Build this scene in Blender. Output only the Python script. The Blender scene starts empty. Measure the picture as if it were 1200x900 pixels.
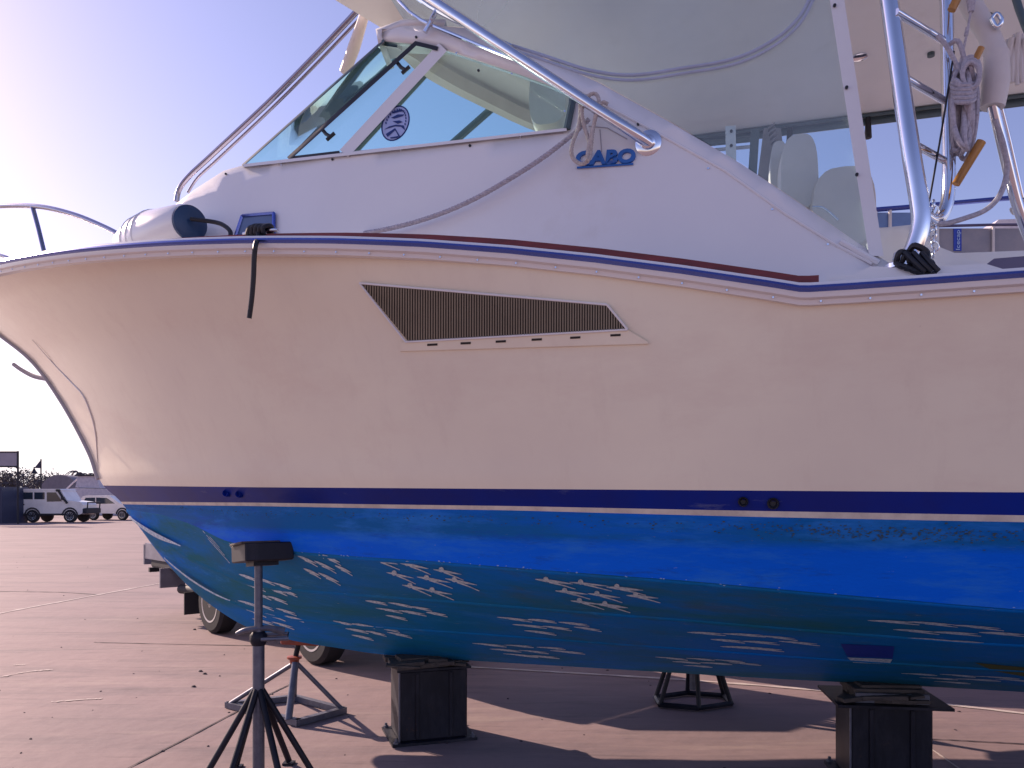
import bpy, bmesh, math, random
import numpy as np
from mathutils import Vector, Matrix
from mathutils.bvhtree import BVHTree
from mathutils.geometry import delaunay_2d_cdt
random.seed(7)
SC = bpy.context.scene
COL = SC.collection

# ------------------------------------------------------------------ camera
F, H, HOR = 950.0, 1.5, 582.0            # focal length and horizon of the 1200x900 photograph
cd = bpy.data.cameras.new('camera'); cam = bpy.data.objects.new('camera', cd); COL.objects.link(cam)
cam.location = (0, 0, H); cam.rotation_euler = (math.radians(90), 0, 0)
cd.sensor_width = 36; cd.lens = 36*F/1200; cd.shift_y = (HOR-450)/1200; cd.clip_end = 3000; cd.clip_start = .05
SC.camera = cam
# ------------------------------------------------------------------ sky, sun, exposure
SUN = Vector((-.80, .60, math.tan(math.radians(25.5)))).normalized()
el = math.asin(SUN.z); az = math.atan2(SUN.x, SUN.y)
w = bpy.data.worlds.new('World'); SC.world = w; w.use_nodes = True
nt = w.node_tree; bg = nt.nodes['Background']
sky = nt.nodes.new('ShaderNodeTexSky'); sky.sky_type = 'NISHITA'; sky.sun_disc = False
sky.sun_elevation = el; sky.sun_rotation = az; sky.air_density = 1.0; sky.dust_density = .5; sky.ozone_density = 1.6
tint = nt.nodes.new('ShaderNodeMix'); tint.data_type = 'RGBA'; tint.blend_type = 'MULTIPLY'; tint.inputs[0].default_value = 1
tint.inputs[7].default_value = (1.12, .85, 1.01, 1)
nt.links.new(sky.outputs[0], tint.inputs[6])
# pale haze low in the sky on the sun's side
gn = nt.nodes.new('ShaderNodeNewGeometry'); vm = nt.nodes.new('ShaderNodeVectorMath'); vm.operation = 'DOT_PRODUCT'
sh_ = Vector((SUN.x, SUN.y, 0)).normalized(); vm.inputs[1].default_value = (-sh_.x, -sh_.y, 0); nt.links.new(gn.outputs['Incoming'], vm.inputs[0])
a1 = nt.nodes.new('ShaderNodeMapRange'); a1.interpolation_type = 'SMOOTHSTEP'; a1.inputs[1].default_value = .15; a1.inputs[2].default_value = .95; nt.links.new(vm.outputs['Value'], a1.inputs[0])
sx = nt.nodes.new('ShaderNodeSeparateXYZ'); nt.links.new(gn.outputs['Incoming'], sx.inputs[0])
a2 = nt.nodes.new('ShaderNodeMapRange'); a2.interpolation_type = 'SMOOTHSTEP'; a2.inputs[1].default_value = -.26; a2.inputs[2].default_value = .0; nt.links.new(sx.outputs[2], a2.inputs[0])
a3 = nt.nodes.new('ShaderNodeMath'); a3.operation = 'MULTIPLY'; nt.links.new(a1.outputs[0], a3.inputs[0]); nt.links.new(a2.outputs[0], a3.inputs[1])
mh = nt.nodes.new('ShaderNodeMix'); mh.data_type = 'RGBA'; nt.links.new(a3.outputs[0], mh.inputs[0]); nt.links.new(tint.outputs[2], mh.inputs[6]); mh.inputs[7].default_value = (7.2, 6.7, 6.9, 1)
nt.links.new(mh.outputs[2], bg.inputs[0])
bg.inputs[1].default_value = .112
sd = bpy.data.lights.new('sun', 'SUN'); sd.energy = 4.9; sd.angle = math.radians(.6); sd.color = (1, .76, .62)
so = bpy.data.objects.new('sun', sd); COL.objects.link(so); so.rotation_euler = SUN.to_track_quat('Z', 'Y').to_euler(); so.location = (-30, 26, 16)
SC.view_settings.view_transform = 'Standard'; SC.view_settings.look = 'None'; SC.view_settings.exposure = 0.68; SC.view_settings.gamma = 1
try: SC.view_settings.use_curve_mapping = False
except Exception: pass
SC.render.engine = 'CYCLES'

# ------------------------------------------------------------------ materials
def mat(name, col, rough=.5, metal=0, noise=None, bump=None, coat=0, spec=None, col2=None, nscale=3, ndet=6, stretch=(1, 1, 1), lo=.35, hi=.65):
    m = bpy.data.materials.new(name); m.use_nodes = True; n = m.node_tree; b = n.nodes['Principled BSDF']
    b.inputs['Base Color'].default_value = (*col, 1); b.inputs['Roughness'].default_value = rough; b.inputs['Metallic'].default_value = metal
    if coat: b.inputs['Coat Weight'].default_value = coat; b.inputs['Coat Roughness'].default_value = .08
    if spec is not None: b.inputs['Specular IOR Level'].default_value = spec
    tc = n.nodes.new('ShaderNodeTexCoord'); mp = n.nodes.new('ShaderNodeMapping'); mp.inputs[3].default_value = stretch
    n.links.new(tc.outputs['Object'], mp.inputs[0])
    m['mp'] = mp.name
    if col2 is None: col2 = tuple(c*.86 for c in col)
    t = n.nodes.new('ShaderNodeTexNoise'); t.inputs['Scale'].default_value = nscale; t.inputs['Detail'].default_value = ndet; t.inputs['Roughness'].default_value = .65
    n.links.new(mp.outputs[0], t.inputs['Vector'])
    r = n.nodes.new('ShaderNodeValToRGB'); r.color_ramp.elements[0].position = lo; r.color_ramp.elements[1].position = hi
    r.color_ramp.elements[0].color = (*col2, 1); r.color_ramp.elements[1].color = (*col, 1)
    n.links.new(t.outputs[0], r.inputs[0]); n.links.new(r.outputs[0], b.inputs['Base Color'])
    if bump:
        t2 = n.nodes.new('ShaderNodeTexNoise'); t2.inputs['Scale'].default_value = bump[0]; t2.inputs['Detail'].default_value = 8
        n.links.new(mp.outputs[0], t2.inputs['Vector'])
        bp = n.nodes.new('ShaderNodeBump'); bp.inputs['Strength'].default_value = bump[1]; bp.inputs['Distance'].default_value = bump[2]
        n.links.new(t2.outputs[0], bp.inputs['Height']); n.links.new(bp.outputs[0], b.inputs['Normal'])
    return m
def layer(m, col, scale, lo, hi, stretch=(1, 1, 1), det=8, zr=None, rough=.7, offs=0):
    """adds a patch layer (dirt, worn paint) on a principled material; zr limits it to a band of object height"""
    n = m.node_tree; b = n.nodes['Principled BSDF']; src = b.inputs['Base Color'].links[0].from_socket
    tc = n.nodes.new('ShaderNodeTexCoord'); mp = n.nodes.new('ShaderNodeMapping'); mp.inputs[3].default_value = stretch; mp.inputs[1].default_value = (offs, offs, 0)
    n.links.new(tc.outputs['Object'], mp.inputs[0])
    t = n.nodes.new('ShaderNodeTexNoise'); t.inputs['Scale'].default_value = scale; t.inputs['Detail'].default_value = det; t.inputs['Roughness'].default_value = rough
    n.links.new(mp.outputs[0], t.inputs['Vector'])
    r = n.nodes.new('ShaderNodeMapRange'); r.inputs[1].default_value = lo; r.inputs[2].default_value = hi
    n.links.new(t.outputs[0], r.inputs[0]); fac = r.outputs[0]
    if zr:
        sp = n.nodes.new('ShaderNodeSeparateXYZ'); n.links.new(tc.outputs['Object'], sp.inputs[0])
        a = n.nodes.new('ShaderNodeMapRange'); a.inputs[1].default_value = zr[0]; a.inputs[2].default_value = zr[1]
        n.links.new(sp.outputs[2], a.inputs[0])
        mu = n.nodes.new('ShaderNodeMath'); mu.operation = 'MULTIPLY'; n.links.new(fac, mu.inputs[0]); n.links.new(a.outputs[0], mu.inputs[1]); fac = mu.outputs[0]
        if len(zr) == 4:
            a2 = n.nodes.new('ShaderNodeMapRange'); a2.inputs[1].default_value = zr[2]; a2.inputs[2].default_value = zr[3]; a2.inputs[3].default_value = 1; a2.inputs[4].default_value = 0
            n.links.new(sp.outputs[2], a2.inputs[0])
            m2 = n.nodes.new('ShaderNodeMath'); m2.operation = 'MULTIPLY'; n.links.new(fac, m2.inputs[0]); n.links.new(a2.outputs[0], m2.inputs[1]); fac = m2.outputs[0]
    mx = n.nodes.new('ShaderNodeMix'); mx.data_type = 'RGBA'
    n.links.new(fac, mx.inputs[0]); n.links.new(src, mx.inputs[6]); mx.inputs[7].default_value = (*col, 1)
    n.links.new(mx.outputs[2], b.inputs['Base Color'])
    return m
def glassmat(name, tintc, rough=.03, haze=0, hazec=(.7, .75, .75)):
    m = bpy.data.materials.new(name); m.use_nodes = True; n = m.node_tree; n.nodes.clear()
    o = n.nodes.new('ShaderNodeOutputMaterial'); tr = n.nodes.new('ShaderNodeBsdfTransparent'); tr.inputs[0].default_value = (*tintc, 1)
    gl = n.nodes.new('ShaderNodeBsdfGlossy'); gl.inputs['Roughness'].default_value = rough
    fr = n.nodes.new('ShaderNodeFresnel'); fr.inputs[0].default_value = 1.45
    base = tr.outputs[0]
    if haze:
        df = n.nodes.new('ShaderNodeBsdfDiffuse'); df.inputs[0].default_value = (*hazec, 1)
        mh = n.nodes.new('ShaderNodeMixShader')
        tc = n.nodes.new('ShaderNodeTexCoord'); t = n.nodes.new('ShaderNodeTexNoise'); t.inputs['Scale'].default_value = 1.3; t.inputs['Detail'].default_value = 4
        n.links.new(tc.outputs['Object'], t.inputs['Vector'])
        mr = n.nodes.new('ShaderNodeMapRange'); mr.inputs[1].default_value = .3; mr.inputs[2].default_value = .7; mr.inputs[3].default_value = haze*.5; mr.inputs[4].default_value = haze*1.5
        n.links.new(t.outputs[0], mr.inputs[0]); n.links.new(mr.outputs[0], mh.inputs[0])
        n.links.new(tr.outputs[0], mh.inputs[1]); n.links.new(df.outputs[0], mh.inputs[2]); base = mh.outputs[0]
    mx = n.nodes.new('ShaderNodeMixShader'); n.links.new(fr.outputs[0], mx.inputs[0]); n.links.new(base, mx.inputs[1]); n.links.new(gl.outputs[0], mx.inputs[2])
    n.links.new(mx.outputs[0], o.inputs[0]); return m
M = {}
M['cream'] = layer(layer(layer(mat('cream_gelcoat', (.90, .84, .66), .2, coat=.25, nscale=.5, col2=(.80, .735, .60), bump=(1.1, .06, .03)), (.74, .62, .50), 1.3, .5, .9, (.6, 1, 1.6)), (.5, .42, .36), 60, .70, .80, (1, 1, .35), zr=(1.5, 1.8)), (.66, .56, .45), 9, .54, 1.5, (1, 1, .08), offs=4)
M['white'] = layer(mat('white_gelcoat', (.80, .80, .80), .26, coat=.3, nscale=1.0, col2=(.76, .755, .77), bump=(1.5, .03, .02)), (.66, .62, .58), 1.6, .6, .95)
M['offwhite'] = mat('offwhite_vinyl', (.72, .66, .62), .5, nscale=3)
M['roof'] = layer(mat('roof_lining', (.78, .76, .76), .4, nscale=1.1, col2=(.72, .70, .70), bump=(5, .1, .01)), (.64, .61, .6), 3, .58, .85)
M['stripe'] = layer(mat('navy_boot_paint', (.002, .022, .25), .4, spec=.12, nscale=2, col2=(.010, .02, .18)), (.12, .14, .26), 9, .62, .75, (.3, 1, 2))
M['whiteline'] = mat('white_line_paint', (.72, .66, .56), .35, nscale=9, col2=(.52, .46, .40))
a = mat('blue_antifouling', (.001, .15, .88), .6, spec=.1, nscale=2.2, col2=(.001, .13, .76), stretch=(.5, .5, 2), bump=(70, .25, .004), lo=.3, hi=.7)
layer(a, (.006, .13, .40), 1.6, .28, .55, (.35, .35, 3), zr=(1.30, 1.34), offs=3)
layer(a, (.03, .07, .08), 22, .56, .72, (.25, .3, 3.4), zr=(1.30, 1.32, 1.34, 1.36), rough=.8)
layer(a, (.12, .20, .26), 60, .60, .72, (.5, .5, 2), zr=(1.30, 1.33, 1.36, 1.40), rough=.8)
layer(a, (.35, .42, .50), 45, .66, .76, (.6, .6, 1.3), rough=.75)
layer(a, (.03, .22, .72), 3.5, .50, .72, (.5, .5, 2.5), offs=11)
layer(a, (.01, .09, .45), 7, .55, .70, (.3, .3, 2.2), offs=21, rough=.8)
M['blue'] = a
b = mat('teal_antifouling', (.001, .18, .70), .65, spec=.1, nscale=.9, col2=(.006, .17, .36), stretch=(.5, 1, 1.2), bump=(60, .3, .004), lo=.35, hi=.62)
layer(b, (.07, .12, .10), 2.3, .56, .8, (.6, 1, 1.5), offs=5)
layer(b, (.30, .38, .44), 50, .68, .78, (.7, 1, 1.3), rough=.75)
layer(b, (.10, .22, .36), 12, .60, .85, (.35, 1, 1.6), rough=.75, offs=2)
layer(b, (.015, .16, .22), 1.3, .46, .66, (.4, 1, 2.5), offs=14)
layer(b, (.04, .26, .60), 5, .56, .75, (.35, 1, 2), offs=31, rough=.8)
layer(b, (.35, .42, .46), 30, .63, .72, (.25, 1, 1.6), offs=7, rough=.8)
M['teal'] = b
M['seam'] = mat('seam_and_stem_shade', (.42, .40, .44), .6, nscale=10)
M['growth2'] = mat('dark_slime', (.02, .05, .07), .8, nscale=30, col2=(.05, .09, .11))
M['chalk'] = mat('chalky_blue', (.30, .45, .70), .8, nscale=30)
M['mark'] = mat('primer_and_glare', (.68, .80, .86), .6, nscale=60, col2=(.36, .50, .64), lo=.4, hi=.6)
M['steel'] = mat('polished_steel', (.78, .80, .86), .10, 1, nscale=2, col2=(.70, .73, .80))
M['insert'] = mat('rail_insert', (.12, .17, .50), .2, .8, nscale=2, col2=(.08, .12, .42))  # blue reflection on the steel is put into its colour
M['teak'] = mat('dark_teak', (.20, .028, .03), .5, nscale=14, col2=(.11, .02, .022), stretch=(.4, 3, 3))
M['black'] = mat('black_rubber', (.012, .013, .02), .5, nscale=8)
M['rope'] = mat('pale_rope', (.58, .52, .48), .85, nscale=90, col2=(.40, .35, .34))
M['greyrope'] = mat('grey_rope', (.50, .47, .52), .85, nscale=90, col2=(.33, .31, .36))
M['navy'] = mat('navy_plastic', (.012, .045, .12), .4, nscale=4)
M['slat'] = mat('beige_slat', (.27, .235, .175), .5, nscale=8)
M['recess'] = mat('vent_recess', (.03, .026, .022), .8, nscale=8)
M['logo'] = mat('blue_logo', (.035, .15, .48), .25, nscale=6)
M['gold'] = mat('varnished_wood', (.50, .24, .05), .3, nscale=12, col2=(.28, .12, .02), stretch=(1, 1, .2))
M['glass'] = glassmat('tinted_glass', (.62, .88, .86), .02, .04, (.3, .6, .66))
M['glass2'] = glassmat('windshield_glass', (.88, .98, .97), .02)
M['glass2'].node_tree.nodes['Fresnel'].inputs[0].default_value = 1.04
M['steel2'] = mat('backlit_steel', (.40, .39, .47), .22, 1, nscale=3, col2=(.30, .29, .38))  # steel with a darker colour, painting in the backlit look of struts and rails
M['vinyl'] = glassmat('clear_vinyl', (.78, .93, .98), .05, .22, (.58, .74, .80))
M['zip'] = mat('zip_piping', (.42, .48, .62), .4, nscale=10)
M['trim'] = mat('roof_trim', (.07, .11, .13), .4, nscale=5)
M['stand'] = layer(layer(mat('dark_stand_paint', (.008, .010, .022), .5, spec=.3, nscale=3, col2=(.006, .007, .014), bump=(30, .2, .003)), (.07, .035, .022), 9, .60, .72, rough=.75), (.045, .045, .06), 3, .5, .8, (1, 1, .3), offs=6)
M['galv'] = layer(mat('galvanised_tube', (.16, .17, .21), .45, .5, nscale=20, col2=(.10, .11, .15)), (.10, .06, .05), 25, .62, .75)
M['wood'] = mat('weathered_timber', (.10, .085, .075), .85, nscale=10, col2=(.04, .035, .035), stretch=(1, 6, 6), bump=(40, .6, .006))
M['woodtop'] = mat('pad_face', (.028, .027, .032), .8, nscale=20, col2=(.014, .014, .02), bump=(60, .8, .006))
M['orange'] = mat('orange_red_paint', (.36, .07, .03), .5, nscale=14, col2=(.16, .04, .03))
M['carwhite'] = mat('white_car_paint', (.85, .82, .80), .3, coat=.4, nscale=2)
M['carglass'] = mat('car_window', (.02, .035, .06), .08, nscale=3, spec=.8)
M['tyre'] = mat('tyre', (.02, .02, .025), .8, nscale=12)
M['rim'] = mat('alloy', (.6, .6, .62), .3, .8, nscale=5)
M['chassis'] = mat('chassis_black', (.02, .02, .03), .7, nscale=5)
M['shed'] = mat('navy_shed_sheet', (.03, .04, .09), .5, nscale=4)
M['panelgrey'] = mat('pale_sign_panel', (.36, .33, .38), .6, nscale=2)
M['greymetal'] = mat('grey_tray_metal', (.24, .24, .30), .45, .3, nscale=6, col2=(.17, .17, .22))
M['leaf'] = mat('foliage', (.10, .09, .10), .8, nscale=3, col2=(.06, .055, .065))
M['bark'] = mat('bark', (.10, .08, .06), .9, nscale=8)
M['dome'] = mat('dome_roof', (.20, .18, .21), .6, nscale=2, col2=(.15, .14, .17))
M['wrap'] = mat('boat_cover', (.60, .56, .60), .6, nscale=4, col2=(.46, .43, .5))
M['flag'] = mat('flag_cloth', (.05, .05, .09), .8, nscale=3)
M['curtain'] = mat('grey_curtain', (.30, .28, .30), .5, nscale=2.5, col2=(.22, .22, .26))
M['purple'] = mat('dark_bolster', (.10, .09, .17), .5, nscale=4)
M['paint'] = mat('worn_ground_paint', (.60, .54, .48), .8, nscale=6, col2=(.42, .34, .33), ndet=10)
M['joint'] = mat('joint_sealant', (.055, .04, .05), .8, nscale=20)
g = mat('concrete_ground', (.28, .20, .198), .8, nscale=.55, col2=(.235, .165, .168), ndet=12, bump=(7, .3, .02), lo=.3, hi=.7)
layer(g, (.20, .15, .155), .45, .46, .75, (.6, 1.2, 1), det=12, offs=31)
layer(g, (.16, .12, .13), 1.3, .50, .68, (.3, 1.5, 1), det=14, rough=.75)
layer(g, (.13, .095, .10), 5, .57, .70, (.18, 2.2, 1), det=12, rough=.7, offs=50)
layer(g, (.35, .27, .24), 2.3, .55, .78, (.3, 1.4, 1), det=12, offs=9)
layer(g, (.15, .11, .115), 9, .63, .72, (.6, 1.6, 1), det=12, rough=.8)
layer(g, (.15, .11, .12), 120, .66, .74, det=4)
M['ground'] = g

# ------------------------------------------------------------------ mesh helpers
class MB:
    def __init__(s): s.v = []; s.f = []
    def add(s, vs, fs):
        o = len(s.v); s.v += [tuple(p) for p in vs]; s.f += [tuple(i+o for i in f) for f in fs]; return s
    def tube(s, pts, r, n=10, caps=True, smooth=0):
        pts = [Vector(p) for p in pts]
        if smooth: pts = catmull(pts, smooth)
        rr = r if isinstance(r, (list, tuple)) else [r]*len(pts)
        if len(rr) != len(pts): rr = list(np.interp(np.linspace(0, 1, len(pts)), np.linspace(0, 1, len(rr)), rr))
        vs = []; up = None
        for i, p in enumerate(pts):
            d = (pts[min(i+1, len(pts)-1)]-pts[max(i-1, 0)]).normalized()
            if up is None: up = d.orthogonal().normalized()
            up = (up-d*up.dot(d)).normalized(); sd_ = d.cross(up)
            for k in range(n):
                a_ = 2*math.pi*k/n; vs.append(p+(up*math.cos(a_)+sd_*math.sin(a_))*rr[i])
        fs = [(i*n+k, i*n+(k+1) % n, (i+1)*n+(k+1) % n, (i+1)*n+k) for i in range(len(pts)-1) for k in range(n)]
        if caps: fs += [tuple(range(n))[::-1], tuple(range((len(pts)-1)*n, len(pts)*n))]
        return s.add(vs, fs)
    def box(s, c, d, rot=None, taper=1, bev=0):
        x, y, z = (q/2 for q in d); c = Vector(c); R = rot or Matrix.Identity(3)
        if bev:
            b_ = bev; prof = [(-x+b_, -y), (x-b_, -y), (x, -y+b_), (x, y-b_), (x-b_, y), (-x+b_, y), (-x, y-b_), (-x, -y+b_)]
            vs = []
            for zz, k in ((-z, 1-b_/x), (-z+b_, 1), (z-b_, 1), (z, 1-b_/x)):
                vs += [c+R @ Vector((px_*k, py_*k, zz)) for px_, py_ in prof]
            fs = [tuple(range(8))[::-1], tuple(range(24, 32))]+[(8*j+k, 8*j+(k+1) % 8, 8*j+8+(k+1) % 8, 8*j+8+k) for j in range(3) for k in range(8)]
            return s.add(vs, fs)
        vs = [c+R @ Vector(p) for p in [(-x, -y, -z), (x, -y, -z), (x, y, -z), (-x, y, -z), (-x*taper, -y*taper, z), (x*taper, -y*taper, z), (x*taper, y*taper, z), (-x*taper, y*taper, z)]]
        return s.add(vs, [(0, 3, 2, 1), (4, 5, 6, 7), (0, 1, 5, 4), (1, 2, 6, 5), (2, 3, 7, 6), (3, 0, 4, 7)])
    def lathe(s, prof, n=24, Mx=None):
        Mx = Mx or Matrix.Identity(4); vs = []
        for r, z in prof:
            for k in range(n): a_ = 2*math.pi*k/n; vs.append(Mx @ Vector((r*math.cos(a_), r*math.sin(a_), z)))
        fs = [(i*n+k, i*n+(k+1) % n, (i+1)*n+(k+1) % n, (i+1)*n+k) for i in range(len(prof)-1) for k in range(n)]
        fs += [tuple(range(n))[::-1], tuple(range((len(prof)-1)*n, len(prof)*n))]
        return s.add(vs, fs)
    def prism(s, poly, d0, d1, axis='y'):
        """poly of 2d points (x,z) extruded along y from d0 to d1 (or (x,y) extruded along z)"""
        n = len(poly)
        if axis == 'y': vs = [(p[0], d0, p[1]) for p in poly]+[(p[0], d1, p[1]) for p in poly]
        else: vs = [(p[0], p[1], d0) for p in poly]+[(p[0], p[1], d1) for p in poly]
        return s.add(vs, [tuple(range(n)), tuple(range(n, 2*n))[::-1]]+[(k, k+n, (k+1) % n+n, (k+1) % n) for k in range(n)])
    def grid(s, rows):
        m = len(rows[0]); vs = [p for r in rows for p in r]
        return s.add(vs, [(i*m+k, i*m+k+1, (i+1)*m+k+1, (i+1)*m+k) for i in range(len(rows)-1) for k in range(m-1)])
    def sweep(s, pts, prof, close=True):
        """profile (out, up) swept along a rail whose outward direction is horizontal"""
        rows = []
        pts = [Vector(p) for p in pts]
        for i, p in enumerate(pts):
            d = (pts[min(i+1, len(pts)-1)]-pts[max(i-1, 0)]); d.z = 0; d.normalize(); o = Vector((d.y, -d.x, 0))
            rows.append([p+o*a_+Vector((0, 0, b_)) for a_, b_ in prof]+([p+o*prof[0][0]+Vector((0, 0, prof[0][1]))] if close else []))
        return s.grid(rows)
def catmull(P, n):
    out = []
    for i in range(len(P)-1):
        a_, b_, c_, d_ = P[max(i-1, 0)], P[i], P[i+1], P[min(i+2, len(P)-1)]
        for k in range(n):
            t = k/n; out.append(.5*((2*b_)+(c_-a_)*t+(2*a_-5*b_+4*c_-d_)*t*t+(3*b_-a_-3*c_+d_)*t**3))
    return out+[P[-1]]
def build(mb, name, m, parent=None, smooth=False, Mx=None, label=None, cat=None, group=None, kind=None, solid=0, angle=40):
    me = bpy.data.meshes.new(name); me.from_pydata([tuple(v) for v in mb.v], [], mb.f); 
    bm = bmesh.new(); bm.from_mesh(me); bmesh.ops.recalc_face_normals(bm, faces=bm.faces) if not solid else None; bm.to_mesh(me); bm.free()
    me.materials.append(M[m] if isinstance(m, str) else m)
    if smooth:
        me.polygons.foreach_set('use_smooth', [True]*len(me.polygons))
        try: me.set_sharp_from_angle(angle=math.radians(angle))
        except Exception: pass
    o = bpy.data.objects.new(name, me); COL.objects.link(o)
    if parent: o.parent = parent
    if Mx is not None: o.matrix_world = Mx
    if solid: md = o.modifiers.new('thickness', 'SOLIDIFY'); md.thickness = solid; md.offset = -1
    return tag(o, label, cat, group, kind)
def tag(o, label=None, cat=None, group=None, kind=None):
    if label: o['label'] = label
    if cat: o['category'] = cat
    if group: o['group'] = group
    if kind: o['kind'] = kind
    return o
def empty(name, loc, rz=0, label=None, cat=None, group=None):
    o = bpy.data.objects.new(name, None); COL.objects.link(o); o.location = loc; o.rotation_euler = (0, 0, rz); o.empty_display_size = .1
    return tag(o, label, cat, group)
def copy_tree(o, parent=None):
    c = o.copy(); COL.objects.link(c)
    if parent: c.parent = parent
    for ch in o.children: copy_tree(ch, c)
    return c
def W(px, py, Y): return Vector(((px-600)/F*Y, Y, H+(HOR-py)/F*Y))
def G(px, py, z=0):
    Y = (H-z)*F/(py-HOR); return Vector(((px-600)/F*Y, Y, z))

# ------------------------------------------------------------------ boat frame: s aft, y to starboard, z up
A = math.radians(17); CA, SA = math.cos(A), math.sin(A); P0 = Vector((-.54, 5.1, 0))
BM = Matrix.Translation(P0) @ Matrix.Rotation(-A, 4, 'Z'); BI = BM.inverted()
def loc(px, py, t):
    """point of the boat seen at photo pixel (px,py) lying t metres to port of the centreline"""
    dx = (px-600)/F
    if not callable(t):
        Y = (CA*P0.y+SA*P0.x-t)/(SA*dx+CA)
        return BI @ Vector((dx*Y, Y, H+(HOR-py)/F*Y))
    q = 1.0
    for _ in range(40):
        p = loc(px, py, q); q = .5*q+.5*t(p.x, p.z)
    return loc(px, py, q)
def T(px, py, t): return loc(px, py, t)
CAML = BI @ Vector((0, 0, H))
def cast(px, py, bvh, off=.002, far=False):
    d = (BI.to_3x3() @ Vector(((px-600)/F, 1, (HOR-py)/F))).normalized()
    h = bvh.ray_cast(CAML, d)
    if h[0] is None: return None
    n = h[1] if h[1].dot(d) < 0 else -h[1]
    return h[0]+n*off
S_AFT = 5.6
def half(T_, L, p, s0): return lambda s: T_*(1-(1-min(max((s-s0)/L, 0), 1))**p)
def zrow(trace, tf, smooth=3, dens=200):
    P = [loc(x, y, lambda s, z: tf(s)) for x, y in trace]; P.sort(key=lambda q: q.x)
    S = np.linspace(-4.4, S_AFT, dens); Z = np.interp(S, [q.x for q in P], [q.z for q in P])
    sl = (P[1].z-P[0].z)/(P[1].x-P[0].x); Z = np.where(S < P[0].x, P[0].z+(S-P[0].x)*sl, Z)
    for _ in range(smooth): Z[1:-1] = (Z[:-2]+Z[1:-1]*2+Z[2:])/4
    return lambda s: float(np.interp(s, S, Z))
stem_tr = [(-79, 322), (-40, 362), (0, 392), (40, 425), (75, 474), (105, 530), (118, 565), (140, 587), (158, 610), (178, 638), (200, 665), (222, 688), (250, 711), (290, 735), (340, 750), (400, 760), (450, 767), (550, 774), (700, 783), (900, 795), (1040, 802), (1200, 811)]
SP = [loc(x, y, 0) for x, y in stem_tr]
SQ = catmull(SP, 8)
stemz = lambda s: float(np.interp(s, [p.x for p in SQ], [p.z for p in SQ]))
sheerT = half(1.85, 5.0, 2.0, -4.15)
sheerZ = zrow([(0, 312), (100, 296), (200, 288.5), (300, 285.5), (400, 286), (500, 290), (600, 297.5), (700, 308), (800, 321), (900, 336), (940, 342.5), (1000, 339), (1100, 332), (1200, 325)], sheerT, 0, 800)
class Row:
    def __init__(s, z, T_, L, p, s0): s.z, s.T, s.L, s.p, s.s0 = z, T_, L, p, s0; s.t = half(T_, L, p, s0)
def stem_s(zf):
    prev = None
    for i in range(601):
        s = -4.15+i*.006
        d = stemz(s)-zf(s)
        if prev is not None and d <= 0: return s
        prev = d
    return -4.15
def mkrow(tr, T_, L, p, s0):
    z = zrow(tr, half(T_, L, p, s0)); s0 = stem_s(z); r = Row(z, T_, L, p, s0); r.z = zrow(tr, r.t); r.s0 = stem_s(r.z); r.t = half(T_, L, p, r.s0); return r
rs = Row(sheerZ, 1.85, 5.0, 2.0, -4.15)
r1 = mkrow([(122, 569), (300, 571), (600, 573), (900, 575), (1200, 577)], 1.64, 4.5, 1.8, -2.45)
r2 = mkrow([(143, 588), (300, 589), (600, 593), (900, 599), (1200, 604)], 1.62, 4.5, 1.8, -2.42)
r3 = mkrow([(148, 591), (300, 593), (600, 598), (900, 606), (1200, 612)], 1.615, 4.5, 1.8, -2.4)
rc = mkrow([(152, 597), (190, 603), (227, 615), (263, 634), (300, 642), (343, 646), (403, 651), (500, 657), (650, 669), (800, 680), (1000, 698), (1200, 715)], 1.50, 4.5, 1.85, -2.3)
def loft(ra, rb, nv, NU=90, side=1, wob=0):
    rows = []
    for j in range(nv+1):
        v = j/nv; zf = lambda s: ra.z(s)*(1-v)+rb.z(s)*v
        s0 = stem_s(zf); s0 = ra.s0 if j == 0 else (rb.s0 if j == nv else s0)
        Tv, Lv, pv = (x*(1-v)+y*v for x, y in ((ra.T, rb.T), (ra.L, rb.L), (ra.p, rb.p))); tf = half(Tv, Lv, pv, s0)
        row = []
        for i in range(NU+1):
            s = s0+(S_AFT-s0)*(i/NU)**1.6; row.append(Vector((s, -tf(s)*side, zf(s))))
        rows.append(row)
    return rows
boat = empty('sport_fishing_boat', P0, -A, 'large cream sport fishing boat with worn blue bottom propped up on stands', 'boat')
def both(fn):
    mb = MB()
    for sd_ in (1, -1): mb.grid(fn(sd_))
    return mb
top = both(lambda q: loft(r1, rs, 26, side=q))
# transom closes the stern
TR = []
for rr, z in ((rs, None), (r1, None), (rc, None)): TR.append((rr.t(S_AFT), rr.z(S_AFT)))
pol = [(-t, z) for t, z in TR]+[(0, stemz(S_AFT))]+[(t, z) for t, z in TR[::-1]]
k = len(top.v); top.v += [(S_AFT, y, z) for y, z in pol]; top.f.append(tuple(range(k, k+len(pol))))
hull = build(top, 'hull', 'cream', boat, True)
build(both(lambda q: loft(r2, r1, 3, side=q)), 'boot_stripe', 'stripe', boat, True)
build(both(lambda q: loft(r3, r2, 2, side=q)), 'white_waterline', 'whiteline', boat, True)
side_b = build(both(lambda q: loft(rc, r3, 8, side=q)), 'bottom_side', 'blue', boat, True)
def botpt(s, f, q=1):
    tc_, zc = rc.t(s), rc.z(s); zk = min(stemz(s), zc); b_ = .05*math.exp(-((s+1.4)/.9)**2)*math.sin(math.pi*f)
    return Vector((s, -tc_*f*q, zk+(zc-zk)*f-b_))
NB = 110
def botrows(q): return [[botpt(rc.s0+(S_AFT-rc.s0)*(i/NB)**1.5, j/24, q) for i in range(NB+1)] for j in range(25)]
bot = both(botrows)
bottom = build(bot, 'bottom', 'teal', boat, True)
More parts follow.
